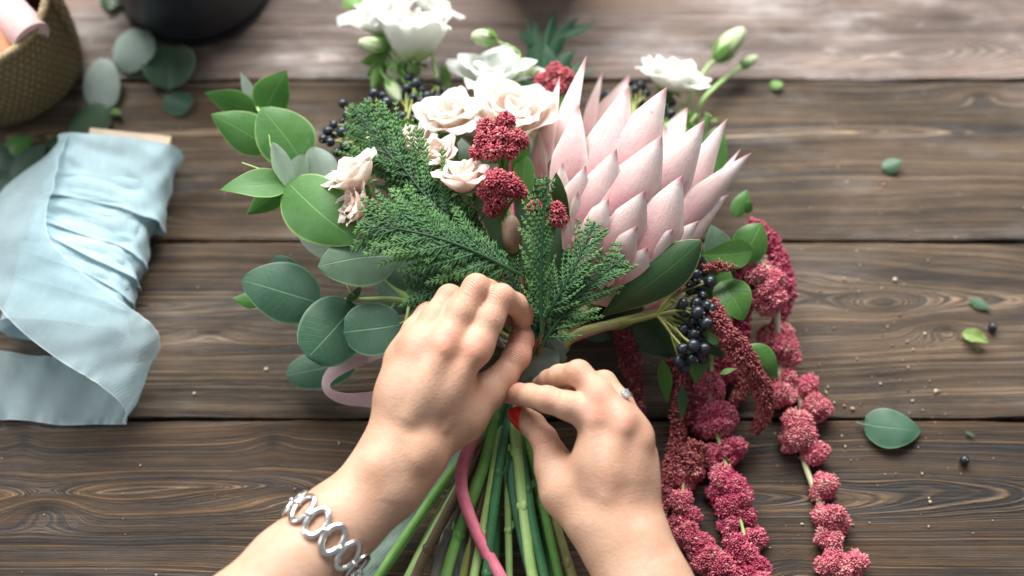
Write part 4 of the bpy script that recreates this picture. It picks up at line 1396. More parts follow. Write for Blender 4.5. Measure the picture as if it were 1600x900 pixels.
tube(mb, PP([(768, 236, .105), (776, 280, .09), (800, 400, .06)]), .0008, 5)
mb.build("stalk", M["stem_green"], mb_t)

# ------------------------------------------------------------------ sedum heads
def sedum(label, heads, foot, lower, rad=.0028, mat="stem_olive", leaves=(), seed=1):
    rg = np.random.default_rng(seed)
    c0 = P(*foot)
    t = thing("sedum_stem", label, "flower", c0, "dark red sedum heads in the bouquet")
    mb = MB()
    for (x, y, z, rp) in heads:
        c = P(x, y, z)
        r = rp * .60 * S(x, y, z)
        hb = MB()
        n = int(15 * (rp / 20) ** 2) + 10
        d = fib(n)
        up = nz(nz(c - c0) + np.array([0, 0, .7]))
        d = d[(d @ up) > -.55]
        p = c + d * r * rg.uniform(.72, 1.05, (len(d), 1))
        # each floret: a tight whorl of pointed buds
        Ms, Ts, Tn = [], [], []
        for pi, di in zip(p, d):
            k = 6
            fr_ = frame(di, rg.uniform(0, 6))
            for j in range(k):
                dd = nz(fr_ @ np.array([math.cos(j * 1.047) * .75, math.sin(j * 1.047) * .75, .75]))
                B3 = basis(dd[None])[0] * np.array([.00085, .00085, .0025]) * rg.uniform(.8, 1.2)
                Ms.append(B3)
                Ts.append(pi + dd * .0016)
                Tn.append(np.clip(.45 + rg.normal() * .2, 0, 1))
        tn = np.repeat(np.array(Tn)[:, None], 12, 1) + np.clip(ICO0[0][:, 2], -1, 1)[None] * .25
        inst(hb, ICO0, np.array(Ms), np.array(Ts), tn.clip(0, 1))
        hb.add(ICO2[0] * r * .66 + c, ICO2[1], None, .05)
        hb.build("floret_head", M["sedum"], t)
        tube(mb, [c0, (c0 + c) / 2 + np.array([0, 0, .004]), c], [.0013, .0008], 6)
    mb.build("stalks", M["stem_green"], t)
    for b, tt_, wd, mt in leaves:
        lm = MB()
        lf(lm, b, tt_, wd, shape="obovate", cup=.2, roll=10)
        lm.build("leaf", M[mt], t)
    stem(t, c0, lower, .0017, M[mat], lrad=rad)
    return t


sedum("dark red bead headed cluster in front of the largest cream rose", [(790, 190, .132, 17), (760, 200, .130, 18), (757, 218, .132, 17), (784, 212, .134, 16), (806, 218, .130, 18), (770, 236, .132, 20), (795, 234, .130, 16), (815, 222, .126, 11), (745, 238, .128, 11)], (785, 268, .10), [(800, 630, .046), (750, 715, .036), (695, 800, .024), (640, 910, .016)], .0052, "stem_pale", [((800, 262, .10), (826, 222, .115), 22, "amar_leaf"), ((820, 330, .09), (822, 240, .105), 36, "amar_leaf")], 41)
sedum("rounded crimson sedum head on a pale stalk just below the beaded one", [(775, 285, .130, 28), (797, 290, .126, 24), (760, 300, .126, 16), (775, 312, .122, 22), (770, 326, .116, 16), (812, 300, .120, 12)], (782, 345, .095), [(806, 630, .04), (785, 720, .034), (752, 810, .026), (724, 905, .018)], .0034, "stem_yellow", [], 42)
sedum("crimson sedum head at the back between the frond and the protea", [(868, 112, .07, 17), (850, 126, .068, 16), (884, 120, .072, 17), (872, 138, .07, 18), (856, 148, .068, 12)], (872, 190, .06), [(818, 630, .04), (836, 760, .034), (868, 905, .024)], .0026, "stem_dark", [], 43)
sedum("small crimson sedum head tucked under the left edge of the protea", [(868, 328, .118, 15), (862, 342, .116, 13), (874, 342, .114, 12), (836, 324, .118, 11), (848, 330, .112, 10)], (858, 380, .09), [(824, 630, .04), (850, 760, .03), (885, 905, .02)], .0026, "stem_green", [], 44)
tu = thing("pod_stem", "pinkish brown seed pod between the crimson head and the cypress", "seed pod", P(800, 360, .08), BQ)
mb = MB()
a, b = P(802, 398, .095), P(798, 338, .118)
V = ICO2[0] * np.array([.0065, .0065, np.linalg.norm(b - a) * .55]) @ frame(b - a).T + (a + b) / 2
mb.add(V, ICO2[1])
mb.build("pod", plain_mat("pod_skin", (.30, .20, .14), .6, 0, .3, 80, .3), tu)
mb = MB()
tube(mb, PP([(802, 396, .095), (808, 450, .08), (825, 560, .05)]), .0012, 6)
mb.build("stalk", M["stem_olive"], tu)

# ------------------------------------------------------------------ viburnum berries
def berries(label, spots, hub, path, seed, r=.0040, name="berry_cluster"):
    rg = np.random.default_rng(seed)
    h = P(*hub)
    t = thing(name, label, "berries", h, "black berry clusters in the bouquet")
    sm = MB()
    proto = None
    hubs = {}
    for (x, y, z) in spots:
        c = P(x, y, z)
        q = MB()
        if proto is None:
            q.add(ICO3[0] * np.array([r, r, r * 1.06]), ICO3[1])
            q.add(ICO1[0] * r * .20 + np.array([0, 0, r * 1.03]), ICO1[1], None, 0, 1)
            proto = q.build("berry", [M["berry"], M["stem_brown"]], None)
            o = proto
        else:
            o = proto.copy()
            C.objects.link(o)
        o.parent = t
        o.location = Vector(c - h)
        o.rotation_euler = (rg.uniform(-1.2, 1.2), rg.uniform(-1.2, 1.2), 0)
        o.scale = [rg.uniform(.8, 1.12)] * 3
        j = h + (c - h) * .62 + np.array([0, 0, .002])
        key = (int(x // 34), int(y // 34))
        hb = hubs.setdefault(key, h + (c - h) * .55)
        tube(sm, [hb, hb * .4 + c * .6 + rg.normal(scale=.0006, size=3), c], [.00075, .0005], 5, 7)
    for hb in hubs.values():
        tube(sm, [h, h * .5 + hb * .5 + np.array([0, 0, .0015]), hb], [.0012, .0008], 6, 8)
    tube(sm, [h] + [P(*q) for q in path], [.0015, .0022], 7)
    sm.build("berry_stalks", M["stem_olive_green"], t)


M["stem_olive_green"] = stem_mat("stem_berry", (0.16, 0.20, 0.035), (0.34, 0.36, 0.10))
rg = np.random.default_rng(3)
sp = [(1074, 408), (1092, 405), (1063, 425), (1076, 428), (1100, 424), (1056, 448), (1078, 442), (1096, 446), (1067, 474), (1080, 454), (1098, 462), (1110, 440), (1070, 487), (1088, 474), (1104, 478), (1090, 488), (1085, 500), (1098, 500), (1112, 482), (1069, 515), (1094, 512), (1104, 505), (1073, 534), (1092, 530), (1066, 545), (1085, 522), (1093, 550), (1100, 545), (1098, 560), (1082, 560), (1062, 564), (1070, 574), (1087, 428), (1084, 540), (1104, 492), (1082, 412), (1066, 556)]
berries("black berry cluster hanging on yellow green stalks under the protea leaf", [(x, y, .070 + .014 * rg.random() - (y - 400) * .00014) for x, y in sp], (1026, 492, .064), [(985, 502, .06), (930, 512, .052), (880, 540, .047), (850, 568, .046)], 5)
sp = [(536, 162), (541, 178), (536, 190), (553, 178), (521, 195), (512, 205), (505, 217), (522, 210), (534, 206), (516, 222), (578, 158), (584, 146), (598, 150), (572, 170), (592, 168), (604, 160), (588, 180), (566, 186), (548, 196), (556, 210), (604, 178), (540, 228), (552, 238), (528, 238), (612, 190), (600, 196)]
berries("black berry cluster left of the cypress, spread over the plank", [(x, y, .062 + .018 * rg.random()) for x, y in sp], (572, 228, .074), [(600, 260, .07), (680, 380, .055), (790, 540, .045)], 6, .0036)
sp = [(636, 138), (650, 130), (660, 142), (646, 152), (636, 162), (658, 158), (668, 150), (642, 176), (655, 172), (630, 182), (648, 186), (626, 150), (684, 128), (692, 142), (682, 152), (662, 182), (634, 196), (622, 200), (640, 122), (690, 160)]
berries("black berry cluster among the thin white flower stems", [(x, y, .054 + .018 * rg.random()) for x, y in sp], (633, 206, .070), [(640, 230, .07), (700, 380, .055), (800, 540, .045)], 7, .0036)
sp = [(984, 128), (992, 140), (1002, 134), (988, 152), (1000, 160), (1010, 146), (1022, 170), (1030, 160), (1008, 172), (1040, 168), (994, 172), (976, 146), (1012, 186), (1048, 178), (1050, 160), (936, 150), (944, 158), (950, 146), (940, 168), (958, 162), (962, 178)]
berries("black berries mostly hidden behind the tips of the protea", [(x, y, .034 + .014 * rg.random()) for x, y in sp], (990, 196, .045), [(970, 260, .04), (900, 480, .04), (846, 560, .045)], 8, .0036)

# ------------------------------------------------------------------ cypress sprays
nrm0 = nz(CAMP - P(720, 350, .11))
cyp = [  # base, tip, width px, seed, bright (shaded sprays tinted darker), n, label
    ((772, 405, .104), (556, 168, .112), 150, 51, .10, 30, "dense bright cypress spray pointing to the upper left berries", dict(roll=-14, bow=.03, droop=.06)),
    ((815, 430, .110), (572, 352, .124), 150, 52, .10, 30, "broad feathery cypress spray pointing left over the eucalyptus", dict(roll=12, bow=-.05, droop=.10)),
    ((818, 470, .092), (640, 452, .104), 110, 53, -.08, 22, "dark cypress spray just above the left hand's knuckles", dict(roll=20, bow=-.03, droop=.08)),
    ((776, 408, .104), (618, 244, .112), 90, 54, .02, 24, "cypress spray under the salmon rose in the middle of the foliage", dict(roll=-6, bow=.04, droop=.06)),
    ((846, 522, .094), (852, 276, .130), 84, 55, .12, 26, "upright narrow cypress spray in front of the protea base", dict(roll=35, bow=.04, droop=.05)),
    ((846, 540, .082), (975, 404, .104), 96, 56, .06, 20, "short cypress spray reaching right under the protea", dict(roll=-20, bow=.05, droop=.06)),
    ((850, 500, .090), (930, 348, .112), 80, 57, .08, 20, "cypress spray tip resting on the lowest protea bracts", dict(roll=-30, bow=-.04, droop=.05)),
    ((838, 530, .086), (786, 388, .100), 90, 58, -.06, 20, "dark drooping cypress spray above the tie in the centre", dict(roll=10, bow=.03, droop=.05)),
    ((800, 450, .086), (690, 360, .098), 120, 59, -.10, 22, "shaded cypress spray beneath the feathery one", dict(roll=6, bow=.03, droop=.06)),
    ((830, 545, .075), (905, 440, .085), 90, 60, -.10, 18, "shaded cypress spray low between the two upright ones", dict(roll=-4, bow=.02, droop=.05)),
]
for b, t_, wd, sd_, br, n, lab, kw in cyp:
    B_, T_ = P(*b), P(*t_)
    th = thing("cypress_spray", lab, "foliage", B_, "cypress sprays in the bouquet")
    ax = nz(T_ - B_)
    nn_ = rot(nrm0, ax, R(kw["roll"]))
    mb = MB()
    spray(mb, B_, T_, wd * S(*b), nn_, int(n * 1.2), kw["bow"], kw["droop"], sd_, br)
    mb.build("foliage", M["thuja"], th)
    mb = MB()
    tube(mb, [B_, (B_ + BND) / 2 + np.array([0, 0, .004]), via()], [.0013, .0016], 6)
    mb.build("stem", M["stem_brown"], th)

# ------------------------------------------------------------------ dark filler leaves in the depth of the bouquet
gs = thing("leaf_sprig", "yellow green small leaves glimpsed between the cream roses and berries", "foliage", P(690, 240, .07), BQ)
for i in range(16):
    x, y = [(680, 225), (650, 250), (740, 232), (700, 205), (620, 215), (755, 255), (660, 195), (720, 300)][i % 8]
    x, y = x + rng.uniform(-14, 14), y + rng.uniform(-12, 12)
    mb = MB()
    lf(mb, (x, y, .072), (x + rng.uniform(-26, 26), y - rng.uniform(6, 30), .086), rng.uniform(14, 24), shape="ovate", cup=.3, roll=rng.uniform(-40, 40))
    mb.build("leaf", M["sepal"] if i % 2 else M["amar_leaf"], gs)
mb = MB()
tube(mb, [P(680, 225, .075), P(730, 340, .06), via()], .0012, 6)
mb.build("stem", M["stem_green"], gs)
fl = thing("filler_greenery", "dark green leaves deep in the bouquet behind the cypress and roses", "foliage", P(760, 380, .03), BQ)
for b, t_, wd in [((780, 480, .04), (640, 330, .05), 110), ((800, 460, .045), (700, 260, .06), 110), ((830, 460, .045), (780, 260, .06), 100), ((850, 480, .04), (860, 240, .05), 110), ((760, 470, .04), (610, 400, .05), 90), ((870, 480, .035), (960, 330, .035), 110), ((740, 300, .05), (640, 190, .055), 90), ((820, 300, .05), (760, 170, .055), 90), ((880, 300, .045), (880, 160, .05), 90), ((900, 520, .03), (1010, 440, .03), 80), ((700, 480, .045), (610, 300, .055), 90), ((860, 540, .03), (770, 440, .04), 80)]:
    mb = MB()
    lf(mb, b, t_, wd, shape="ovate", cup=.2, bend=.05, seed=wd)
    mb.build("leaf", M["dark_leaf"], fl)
mb = MB()
tube(mb, [P(780, 420, .045), P(815, 520, .045), via()], .0015, 6)
mb.build("stem", M["stem_dark"], fl)
for lo_, rd_, mt_ in [([(806, 640, .055), (812, 740, .052), (826, 860, .046), (834, 910, .042)], .0030, "stem_pale"), ([(784, 640, .05), (752, 740, .046), (712, 850, .036), (694, 910, .03)], .0032, "stem_green"),
                      ([(796, 650, .055), (776, 760, .052), (762, 880, .044), (758, 915, .04)], .0026, "stem_dark"), ([(822, 650, .045), (846, 780, .042), (874, 905, .034)], .0026, "stem_green"),
                      ([(776, 650, .044), (726, 750, .038), (668, 860, .028), (646, 910, .022)], .0028, "stem_brown"), ([(790, 650, .05), (766, 770, .046), (740, 905, .036)], .0026, "stem_pale"), ([(812, 650, .05), (828, 790, .05), (852, 905, .044)], .0026, "stem_dark")]:
    stem(fl, P(800, 480, .05), lo_, .0016, M[mt_], lrad=rd_)

# ------------------------------------------------------------------ amaranth
AG = "amaranth tassels trailing to the right"
ra = np.random.default_rng(11)


def pxr(pts, rp):
    return [r * S(*p) for p, r in zip(pts, rp)]


def tassel(label, pts, rp, mat, base=.42, size=.00085, lump=.18):
    t = thing("amaranth_tassel", label, "flower", P(*pts[0]), AG)
    mb = MB()
    n = len(pts)
    rope(mb, PP(pts), np.interp(np.linspace(0, 1, 12), np.linspace(0, 1, n), pxr(pts, rp)), ra, size, base, lump)
    mb.build("tassel", M[mat], t)
    return t


def chain(label, path, rs, knots, mat, smat, base=.42):
    t = thing("amaranth_tassel", label, "flower", P(*path[0]), AG)
    mb = MB()
    tube(mb, PP(path), rs, 7)
    mb.build("stem", M[smat], t)
    for (x, y, r) in knots:
        s = S(x, y, .02)
        z = max(r * s * .93, .004) if y > 530 else None
        if z is None:
            z = .03
        mb = MB()
        blob(mb, P(x, y, z), r * s, ra, ra.uniform(.86, 1.12, 3), .00086, base + ra.uniform(-.1, .12))
        mb.build("flower_knot", M[mat], t)
    return t


tassel("thick crimson tassel arching over the right edge of the bouquet", [(1168, 350, .035), (1200, 372, .038), (1222, 420, .034), (1228, 465, .026), (1212, 512, .018)], [12, 14, 15, 13, 9], "amaranth", .38)
tassel("dark crimson tassel hanging beside the curled green leaves", [(1160, 385, .050), (1165, 430, .045), (1160, 480, .034), (1158, 540, .022)], [15, 16, 16, 10], "amaranth", .28)
chain("pale pink knotted tassel on a cream stalk inside the arching one", [(1176, 405, .055), (1200, 425, .052), (1212, 470, .038), (1216, 540, .02), (1222, 600, .012)], [.0030, .0026, .0018], [], "amaranth_pink", "stem_cream")
t_ = bpy.data.objects[C.objects[-1].parent.name]
for x, y, z, r in [(1184, 425, .05, 20), (1202, 462, .042, 27), (1207, 440, .05, 18), (1215, 535, .018, 28), (1226, 552, .014, 22), (1202, 525, .018, 16), (1224, 590, .010, 18)]:
    mb = MB()
    blob(mb, P(x, y, z), r * S(x, y, z), ra, (1, 1, .95), .00086, .5)
    mb.build("flower_knot", M["amaranth_pink"], t_)
tassel("long rusty red tassel crossing diagonally over the others", [(1108, 470, .066), (1130, 515, .062), (1165, 560, .050), (1192, 610, .034), (1194, 645, .022), (1178, 676, .012)], [13, 18, 18, 15, 12, 6], "amaranth_dull", .52, lump=.10)
tassel("thin short reddish brown tassel tip under the diagonal one", [(1168, 570, .02), (1160, 605, .014), (1140, 640, .009)], [11, 10, 6], "amaranth_dull", .55)
tassel("small salmon tassel tip poking out left of the curled leaves", [(1150, 414, .07), (1122, 416, .074), (1098, 420, .072)], [7, 9, 5], "amaranth_dull", .75)
tassel("slim dusty red tassel hanging left of the berry cluster", [(965, 500, .035), (980, 545, .028), (992, 600, .018), (994, 655, .010)], [14, 16, 14, 11], "amaranth_dull", .42, lump=.12)
tassel("long slim brownish tassel running beside the right hand's wrist", [(1058, 560, .034), (1064, 620, .022), (1056, 700, .012), (1042, 760, .010), (1034, 806, .008)], [16, 15, 13, 12, 7], "amaranth_dull", .45, lump=.12)
chain("bright magenta tassel of round knots in the middle, reaching the lower edge", [(1120, 500, .04), (1112, 560, .03), (1112, 640, .018), (1130, 710, .012), (1152, 790, .012), (1164, 840, .012), (1184, 905, .010)], [.0016, .0013, .0011],
      [(1128, 552, 26), (1106, 598, 32), (1132, 580, 24), (1098, 640, 22), (1118, 655, 30), (1100, 665, 20), (1142, 704, 22), (1114, 715, 18), (1134, 750, 26), (1152, 772, 27), (1122, 775, 18), (1140, 790, 20), (1162, 805, 18), (1140, 822, 17), (1176, 840, 18), (1152, 852, 19), (1166, 868, 20), (1180, 890, 22), (1188, 916, 22)], "amaranth", "stem_pale", .45)
tassel("dusky tassel strand behind the magenta knots near the wrist", [(1092, 690, .02), (1080, 720, .016), (1090, 745, .014)], [16, 18, 12], "amaranth_dull", .5)
chain("curving pink tassel of small knots by the right wrist, bottom edge", [(1085, 690, .016), (1070, 740, .012), (1068, 800, .010), (1090, 855, .010), (1130, 895, .010), (1160, 925, .008)], [.0012, .001, .0008],
      [(1072, 735, 20), (1064, 752, 18), (1086, 742, 14), (1062, 785, 20), (1072, 808, 18), (1058, 815, 12), (1076, 835, 19), (1092, 855, 19), (1082, 850, 16), (1108, 872, 20), (1098, 880, 16), (1128, 888, 20), (1146, 902, 20)], "amaranth_pink", "stem_olive", .32)
chain("rightmost pale pink tassel of separate knots along a bare cream stem", [(1200, 548, .02), (1216, 585, .014), (1246, 610, .008), (1254, 660, .006), (1255, 712, .005), (1272, 765, .005), (1290, 805, .006), (1302, 850, .006), (1312, 900, .005)], [.0019, .0022, .0020, .0014],
      [(1222, 618, 21), (1258, 602, 20), (1276, 636, 21), (1264, 650, 12), (1244, 672, 27), (1238, 690, 18), (1262, 680, 14), (1273, 706, 20), (1290, 758, 19), (1278, 768, 12), (1302, 808, 22), (1284, 806, 14), (1310, 820, 16), (1296, 842, 19), (1302, 880, 20), (1290, 884, 14), (1334, 880, 19), (1316, 892, 18)], "amaranth_pink", "stem_cream", .5)
al = thing("amaranth_leaves", "bright green veined amaranth leaves among the tassels under the protea", "foliage", P(1120, 480, .04), BQ)
for b, t_2, wd, kw, mt in [
    ((1176, 392, .070), (1096, 398, .078), 46, dict(shape="ovate", bend=.1, fold=.15, roll=-12), "amar_leaf"),
    ((1160, 408, .062), (1192, 348, .070), 58, dict(shape="broad", bend=.08, cup=.3, roll=10), "amar_leaf"),
    ((1135, 425, .055), (1112, 350, .064), 56, dict(shape="ovate", bend=.05, roll=20), "euc_dusty"),
    ((1125, 440, .058), (1162, 500, .056), 60, dict(shape="broad", bend=.12, fold=.2, roll=-10), "amar_leaf"),
    ((1095, 430, .052), (1150, 470, .05), 60, dict(shape="ovate", cup=.3, roll=25), "amar_leaf"),
    ((1106, 520, .060), (1128, 530, .062), 28, dict(shape="round", cup=.2), "amar_leaf"),
    ((1164, 542, .050), (1216, 594, .036), 50, dict(shape="ovate", bend=.1, cup=.3, roll=10), "amar_leaf"),
    ((1034, 560, .04), (1042, 632, .022), 24, dict(shape="lance", roll=25), "amar_leaf"),
    ((1092, 540, .046), (1086, 600, .034), 36, dict(shape="ovate", cup=.3), "amar_leaf"),
    ((1148, 340, .05), (1168, 296, .056), 26, dict(shape="broad", cup=.3), "amar_leaf"),
    ((1160, 330, .05), (1174, 316, .056), 22, dict(shape="broad", cup=.3), "amar_leaf"),
    ((985, 500, .036), (1060, 560, .03), 60, dict(shape="ovate", cup=.2), "dark_leaf"),
    ((1060, 470, .04), (1130, 560, .036), 70, dict(shape="ovate", cup=.2), "dark_leaf"),
    ((1080, 400, .04), (1150, 460, .036), 90, dict(shape="ovate", cup=.2), "dark_leaf"),
    ((1124, 585, .05), (1152, 576, .054), 9, dict(shape="lance", bend=.2), "sepal"),
    ((1066, 600, .034), (1064, 660, .024), 16, dict(shape="lance"), "dark_leaf"),
]:
    mb = MB()
    lf(mb, b, t_2, wd, **kw)
    mb.build("leaf", M[mt], al)
stem(al, P(1090, 430, .046), [(792, 632, .038), (738, 690, .048), (721, 755, .051), (744, 830, .047), (784, 905, .042), (796, 930, .040)], .0030, M["stem_pink"], [(1010, 490, .05), (930, 515, .048)], lrad=.0033, name="main_stem", nodes=[(721, 752, .051, 1.22), (752, 850, .0455, 1.16)])
am2 = thing("amaranth_stalk", "thick beige curved amaranth stalk leaving the tie to the right", "stalk", P(870, 545, .05), BQ)
stem(am2, P(1040, 484, .052), [(822, 630, .04), (838, 760, .036), (858, 830, .030), (880, 910, .022)], .0036, M["stem_olive"], [(985, 500, .056), (910, 518, .056), (872, 545, .052)], lrad=.0026)

# ------------------------------------------------------------------ ribbons at the tie
wrapm = cloth_mat("grey_green_silk", (0.20, 0.27, 0.235), 0.12, 0.0, 2200.0, (0.34, 0.40, 0.37))
tie = thing("binding_ribbon", "grey green frayed silk ribbon bound round the stems, its tail at lower left", "ribbon", BND)
axd = nz(P(812, 640, .046) - P(858, 510, .050))
A = frame(axd)
wm_ = MB()
for (t0, t1, k, sk, sd_) in [(-.020, .010, 1.0, .25, 1), (-.010, .016, 1.06, -.2, 2), (-.004, .022, 1.12, .12, 3), (-.024, -.006, 1.04, .3, 4), (.004, .026, 1.02, -.3, 5), (-.014, -.010, 1.13, .45, 6), (.006, .0095, 1.15, -.5, 7), (-.002, .001, 1.16, .3, 8), (.012, .016, 1.14, .6, 9), (-.020, -.017, 1.12, -.4, 10), (.018, .021, 1.12, .15, 11)]:
    na, nt = 110, 24
    a = np.linspace(0, 2 * math.pi, na, endpoint=False)
    Tm, Aa = np.meshgrid(np.linspace(0, 1, nt), a, indexing="ij")
    hh = t0 + (t1 - t0) * Tm + sk * .010 * np.cos(Aa)
    rr = k * (1 + .05 * np.sin(Aa * 2 + sd_) + .05 * wob(Tm * 8 + Aa * 2, Aa * 5, sd_) + .06 * np.exp(-(Tm / .1) ** 2))
    V = BND + hh[..., None] * axd + (np.cos(Aa) * rr * .0155)[..., None] * A[:, 0] + (np.sin(Aa) * rr * .0150)[..., None] * A[:, 1]
    wm_.add(V.reshape(-1, 3), gridfaces(nt, na, True), np.stack([Aa / 6.28 * 2, Tm], -1).reshape(-1, 2))
wm_.build("wrap", wrapm, tie)
tl = MB()
loft(tl, [Q((838, 540, .066), (872, 548, .066)), Q((832, 556, .0675), (874, 566, .067)), Q((822, 578, .066), (868, 590, .065)), Q((812, 598, .062), (858, 604, .060))], 30, 10, .0006, 4)
tl.build("fold", wrapm, tie)
tl = MB()
loft(tl, [Q((812, 590, .05), (830, 600, .05)), Q((770, 640, .036), (790, 655, .036)), Q((700, 705, .026), (724, 728, .026)), Q((640, 775, .020), (668, 798, .019)), Q((585, 830, .016), (612, 862, .014)), Q((545, 880, .012), (580, 905, .010)), Q((520, 930, .01), (560, 945, .008))], 60, 10, .0010, 7, 0, .0006)
tl.build("tail", wrapm, tie)

pinks = cloth_mat("pink_satin", (0.60, 0.43, 0.47), 0.25, 0.0, 2600.0, (0.74, 0.60, 0.62))
pk = MB()
loft(pk, [Q((800, 560, .060), (812, 572, .052)), Q((740, 480, .082), (752, 490, .070)), Q((700, 455, .090), (706, 470, .078)), Q((668, 468, .088), (676, 488, .082)), Q((636, 500, .078), (648, 520, .074)), Q((612, 540, .062), (620, 556, .056)),
          Q((588, 552, .062), (596, 560, .060)), Q((556, 555, .060), (574, 567, .058)), Q((530, 563, .058), (550, 577, .058)), Q((511, 577, .056), (528, 589, .058)), Q((503, 594, .054), (516, 600, .058)),
          Q((505, 611, .050), (518, 607, .058)), Q((518, 624, .047), (530, 612, .057)), Q((540, 632, .045), (550, 614, .056)), Q((566, 635, .044), (572, 613, .055)), Q((594, 635, .044), (596, 611, .054)),
          Q((640, 606, .044), (640, 630, .036)), Q((720, 600, .03), (716, 622, .018)), Q((800, 580, .04), (800, 596, .034))], 130, 8, .0003, 2)
tag(pk.build("ribbon_loop", pinks), "dusty pink satin ribbon looping out from behind the left hand", "ribbon")

# ------------------------------------------------------------------ the florist's hands: one continuous surface per arm
class Field:
    def __init__(s, lo, hi, h):
        s.lo, s.h = np.asarray(lo, float), h
        s.n = np.ceil((np.asarray(hi) - s.lo) / h).astype(int) + 1
        s.ax = [(s.lo[i] + np.arange(s.n[i]) * h).astype(np.float32) for i in range(3)]

    def new(s):
        return np.full(s.n, 1.0, np.float32)

    def cone(s, D, a, b, ra, rb, k, carve=False):
        a, b = np.asarray(a, np.float32), np.asarray(b, np.float32)
        pad = max(ra, rb) + k * 1.2 + 4 * s.h
        lo, hi = np.minimum(a, b) - pad, np.maximum(a, b) + pad
        i0 = np.clip(((lo - s.lo) / s.h).astype(int), 0, s.n - 1)
        i1 = np.clip(((hi - s.lo) / s.h).astype(int) + 2, 1, s.n)
        if np.any(i1 <= i0):
            return
        sl = tuple(slice(p, q) for p, q in zip(i0, i1))
        x, y, z = s.ax[0][sl[0]][:, None, None], s.ax[1][sl[1]][None, :, None], s.ax[2][sl[2]][None, None, :]
        ba = b - a
        L2 = float(ba @ ba) + 1e-12
        t = np.clip(((x - a[0]) * ba[0] + (y - a[1]) * ba[1] + (z - a[2]) * ba[2]) / L2, 0, 1)
        d = np.sqrt((x - a[0] - t * ba[0]) ** 2 + (y - a[1] - t * ba[1]) ** 2 + (z - a[2] - t * ba[2]) ** 2) - (ra + (rb - ra) * t)
        o = D[sl]
        if carve:
            d = -d
            h = np.clip(.5 - .5 * (d - o) / k, 0, 1) if False else np.clip(.5 + .5 * (d - o) / k, 0, 1)
            D[sl] = o * (1 - h) + d * h + k * h * (1 - h)
        else:
            h = np.clip(.5 + .5 * (d - o) / k, 0, 1)
            D[sl] = d * (1 - h) + o * h - k * h * (1 - h)


def smin(a, b, k):
    h = np.clip(.5 + .5 * (b - a) / k, 0, 1)
    return b * (1 - h) + a * h - k * h * (1 - h)


def surface_nets(D, lo, h):
    ins = D < 0
    c = ins[:-1, :-1, :-1].astype(np.int8)
    offs = [(i, j, k) for i in (0, 1) for j in (0, 1) for k in (0, 1)]
    tot = np.zeros(c.shape, np.int8)
    for i, j, k in offs:
        tot += ins[i:ins.shape[0] - 1 + i, j:ins.shape[1] - 1 + j, k:ins.shape[2] - 1 + k]
    cells = np.argwhere((tot > 0) & (tot < 8))
    idx = np.full(c.shape, -1, np.int64)
    idx[tuple(cells.T)] = np.arange(len(cells))
    vals = np.stack([D[tuple((cells + o).T)] for o in offs], 1)
    O = np.array(offs, float)
    acc, cnt = np.zeros((len(cells), 3)), np.zeros(len(cells))
    for p in range(8):
        for q in range(p + 1, 8):
            if np.abs(O[p] - O[q]).sum() != 1:
                continue
            va, vb = vals[:, p], vals[:, q]
            m = (va < 0) != (vb < 0)
            t = va[m] / (va[m] - vb[m])
            acc[m] += O[p] + (O[q] - O[p]) * t[:, None]
            cnt[m] += 1
    V = lo + (cells + acc / cnt[:, None]) * h
    Fs = []
    for ax in range(3):
        sl0, sl1 = [slice(None)] * 3, [slice(None)] * 3
        sl0[ax], sl1[ax] = slice(0, -1), slice(1, None)
        e0, e1 = ins[tuple(sl0)], ins[tuple(sl1)]
        b, cc = (ax + 1) % 3, (ax + 2) % 3
        ed = np.argwhere(e0 != e1)
        ed = ed[(ed[:, b] > 0) & (ed[:, cc] > 0) & (ed[:, b] < c.shape[b]) & (ed[:, cc] < c.shape[cc])]
        fl_ = e0[tuple(ed.T)]
        quad = []
        for db, dc in ((-1, -1), (0, -1), (0, 0), (-1, 0)):
            q = ed.copy()
            q[:, b] += db
            q[:, cc] += dc
            quad.append(idx[tuple(q.T)])
        qd = np.stack(quad, 1)
        qd[~fl_] = qd[~fl_][:, ::-1]
        Fs.append(qd[(qd >= 0).all(1)])
    return V, np.concatenate(Fs)


def skin_mat():
    m = Mat("skin", 0.46, 0.4)
    obj = m.coord()
    t = m.attr()
    n1 = m.noise(obj, 55, 4, 0.6)
    n2 = m.noise(obj, 260, 4, 0.65)
    n3 = m.noise(obj, 24, 3, 0.6)
    c = m.mix(n1.ss(0.3, 0.7), (0.465, 0.268, 0.176), (0.525, 0.325, 0.226))
    c = m.mix(n3.ss(0.5, 0.72) * 0.5, c, (0.51, 0.34, 0.25))
    c = m.mix((1.0 - n3.ss(0.28, 0.48)) * 0.40, c, (0.56, 0.285, 0.20))
    c = m.mix((t * (0.5 + n1 * 0.7)).clamp() * 0.95, c, (0.54, 0.19, 0.145))
    c = m.mix(n2.ss(0.56, 0.74) * 0.30, c, (0.50, 0.26, 0.17))
    m.set("Base Color", c)
    m.set("Subsurface Weight", 0.18)
    m.set("Subsurface Radius", (0.9, 0.35, 0.2))
    m.set("Subsurface Scale", 0.006)
    m.set("Roughness", (n2 * 0.25 + 0.36).clamp())
    cell = m.voro(obj, 900.0)
    ox, oy, oz = m.sep(obj)
    fine = m.noise(m.comb(ox * 1.6, oy * 0.8, oz), 900, 2, 0.6)
    wx, wy, _ = m.sep(m.coord("UV"))
    wr = ((wx * 24.0 + n2 * 2.5).sin().abs() ** 0.5) * wy
    m.bump(cell * 0.4 + fine * 0.5 + n2 * 0.8 + wr * 1.8, 0.42, 0.0009)
    return m.m


SKIN = skin_mat()
NAIL = Mat("red_nail_varnish", 0.12, 0.6)
NAIL.set("Base Color", (0.62, 0.012, 0.012))
NAIL.set("Coat Weight", 0.6)


SKV = {}


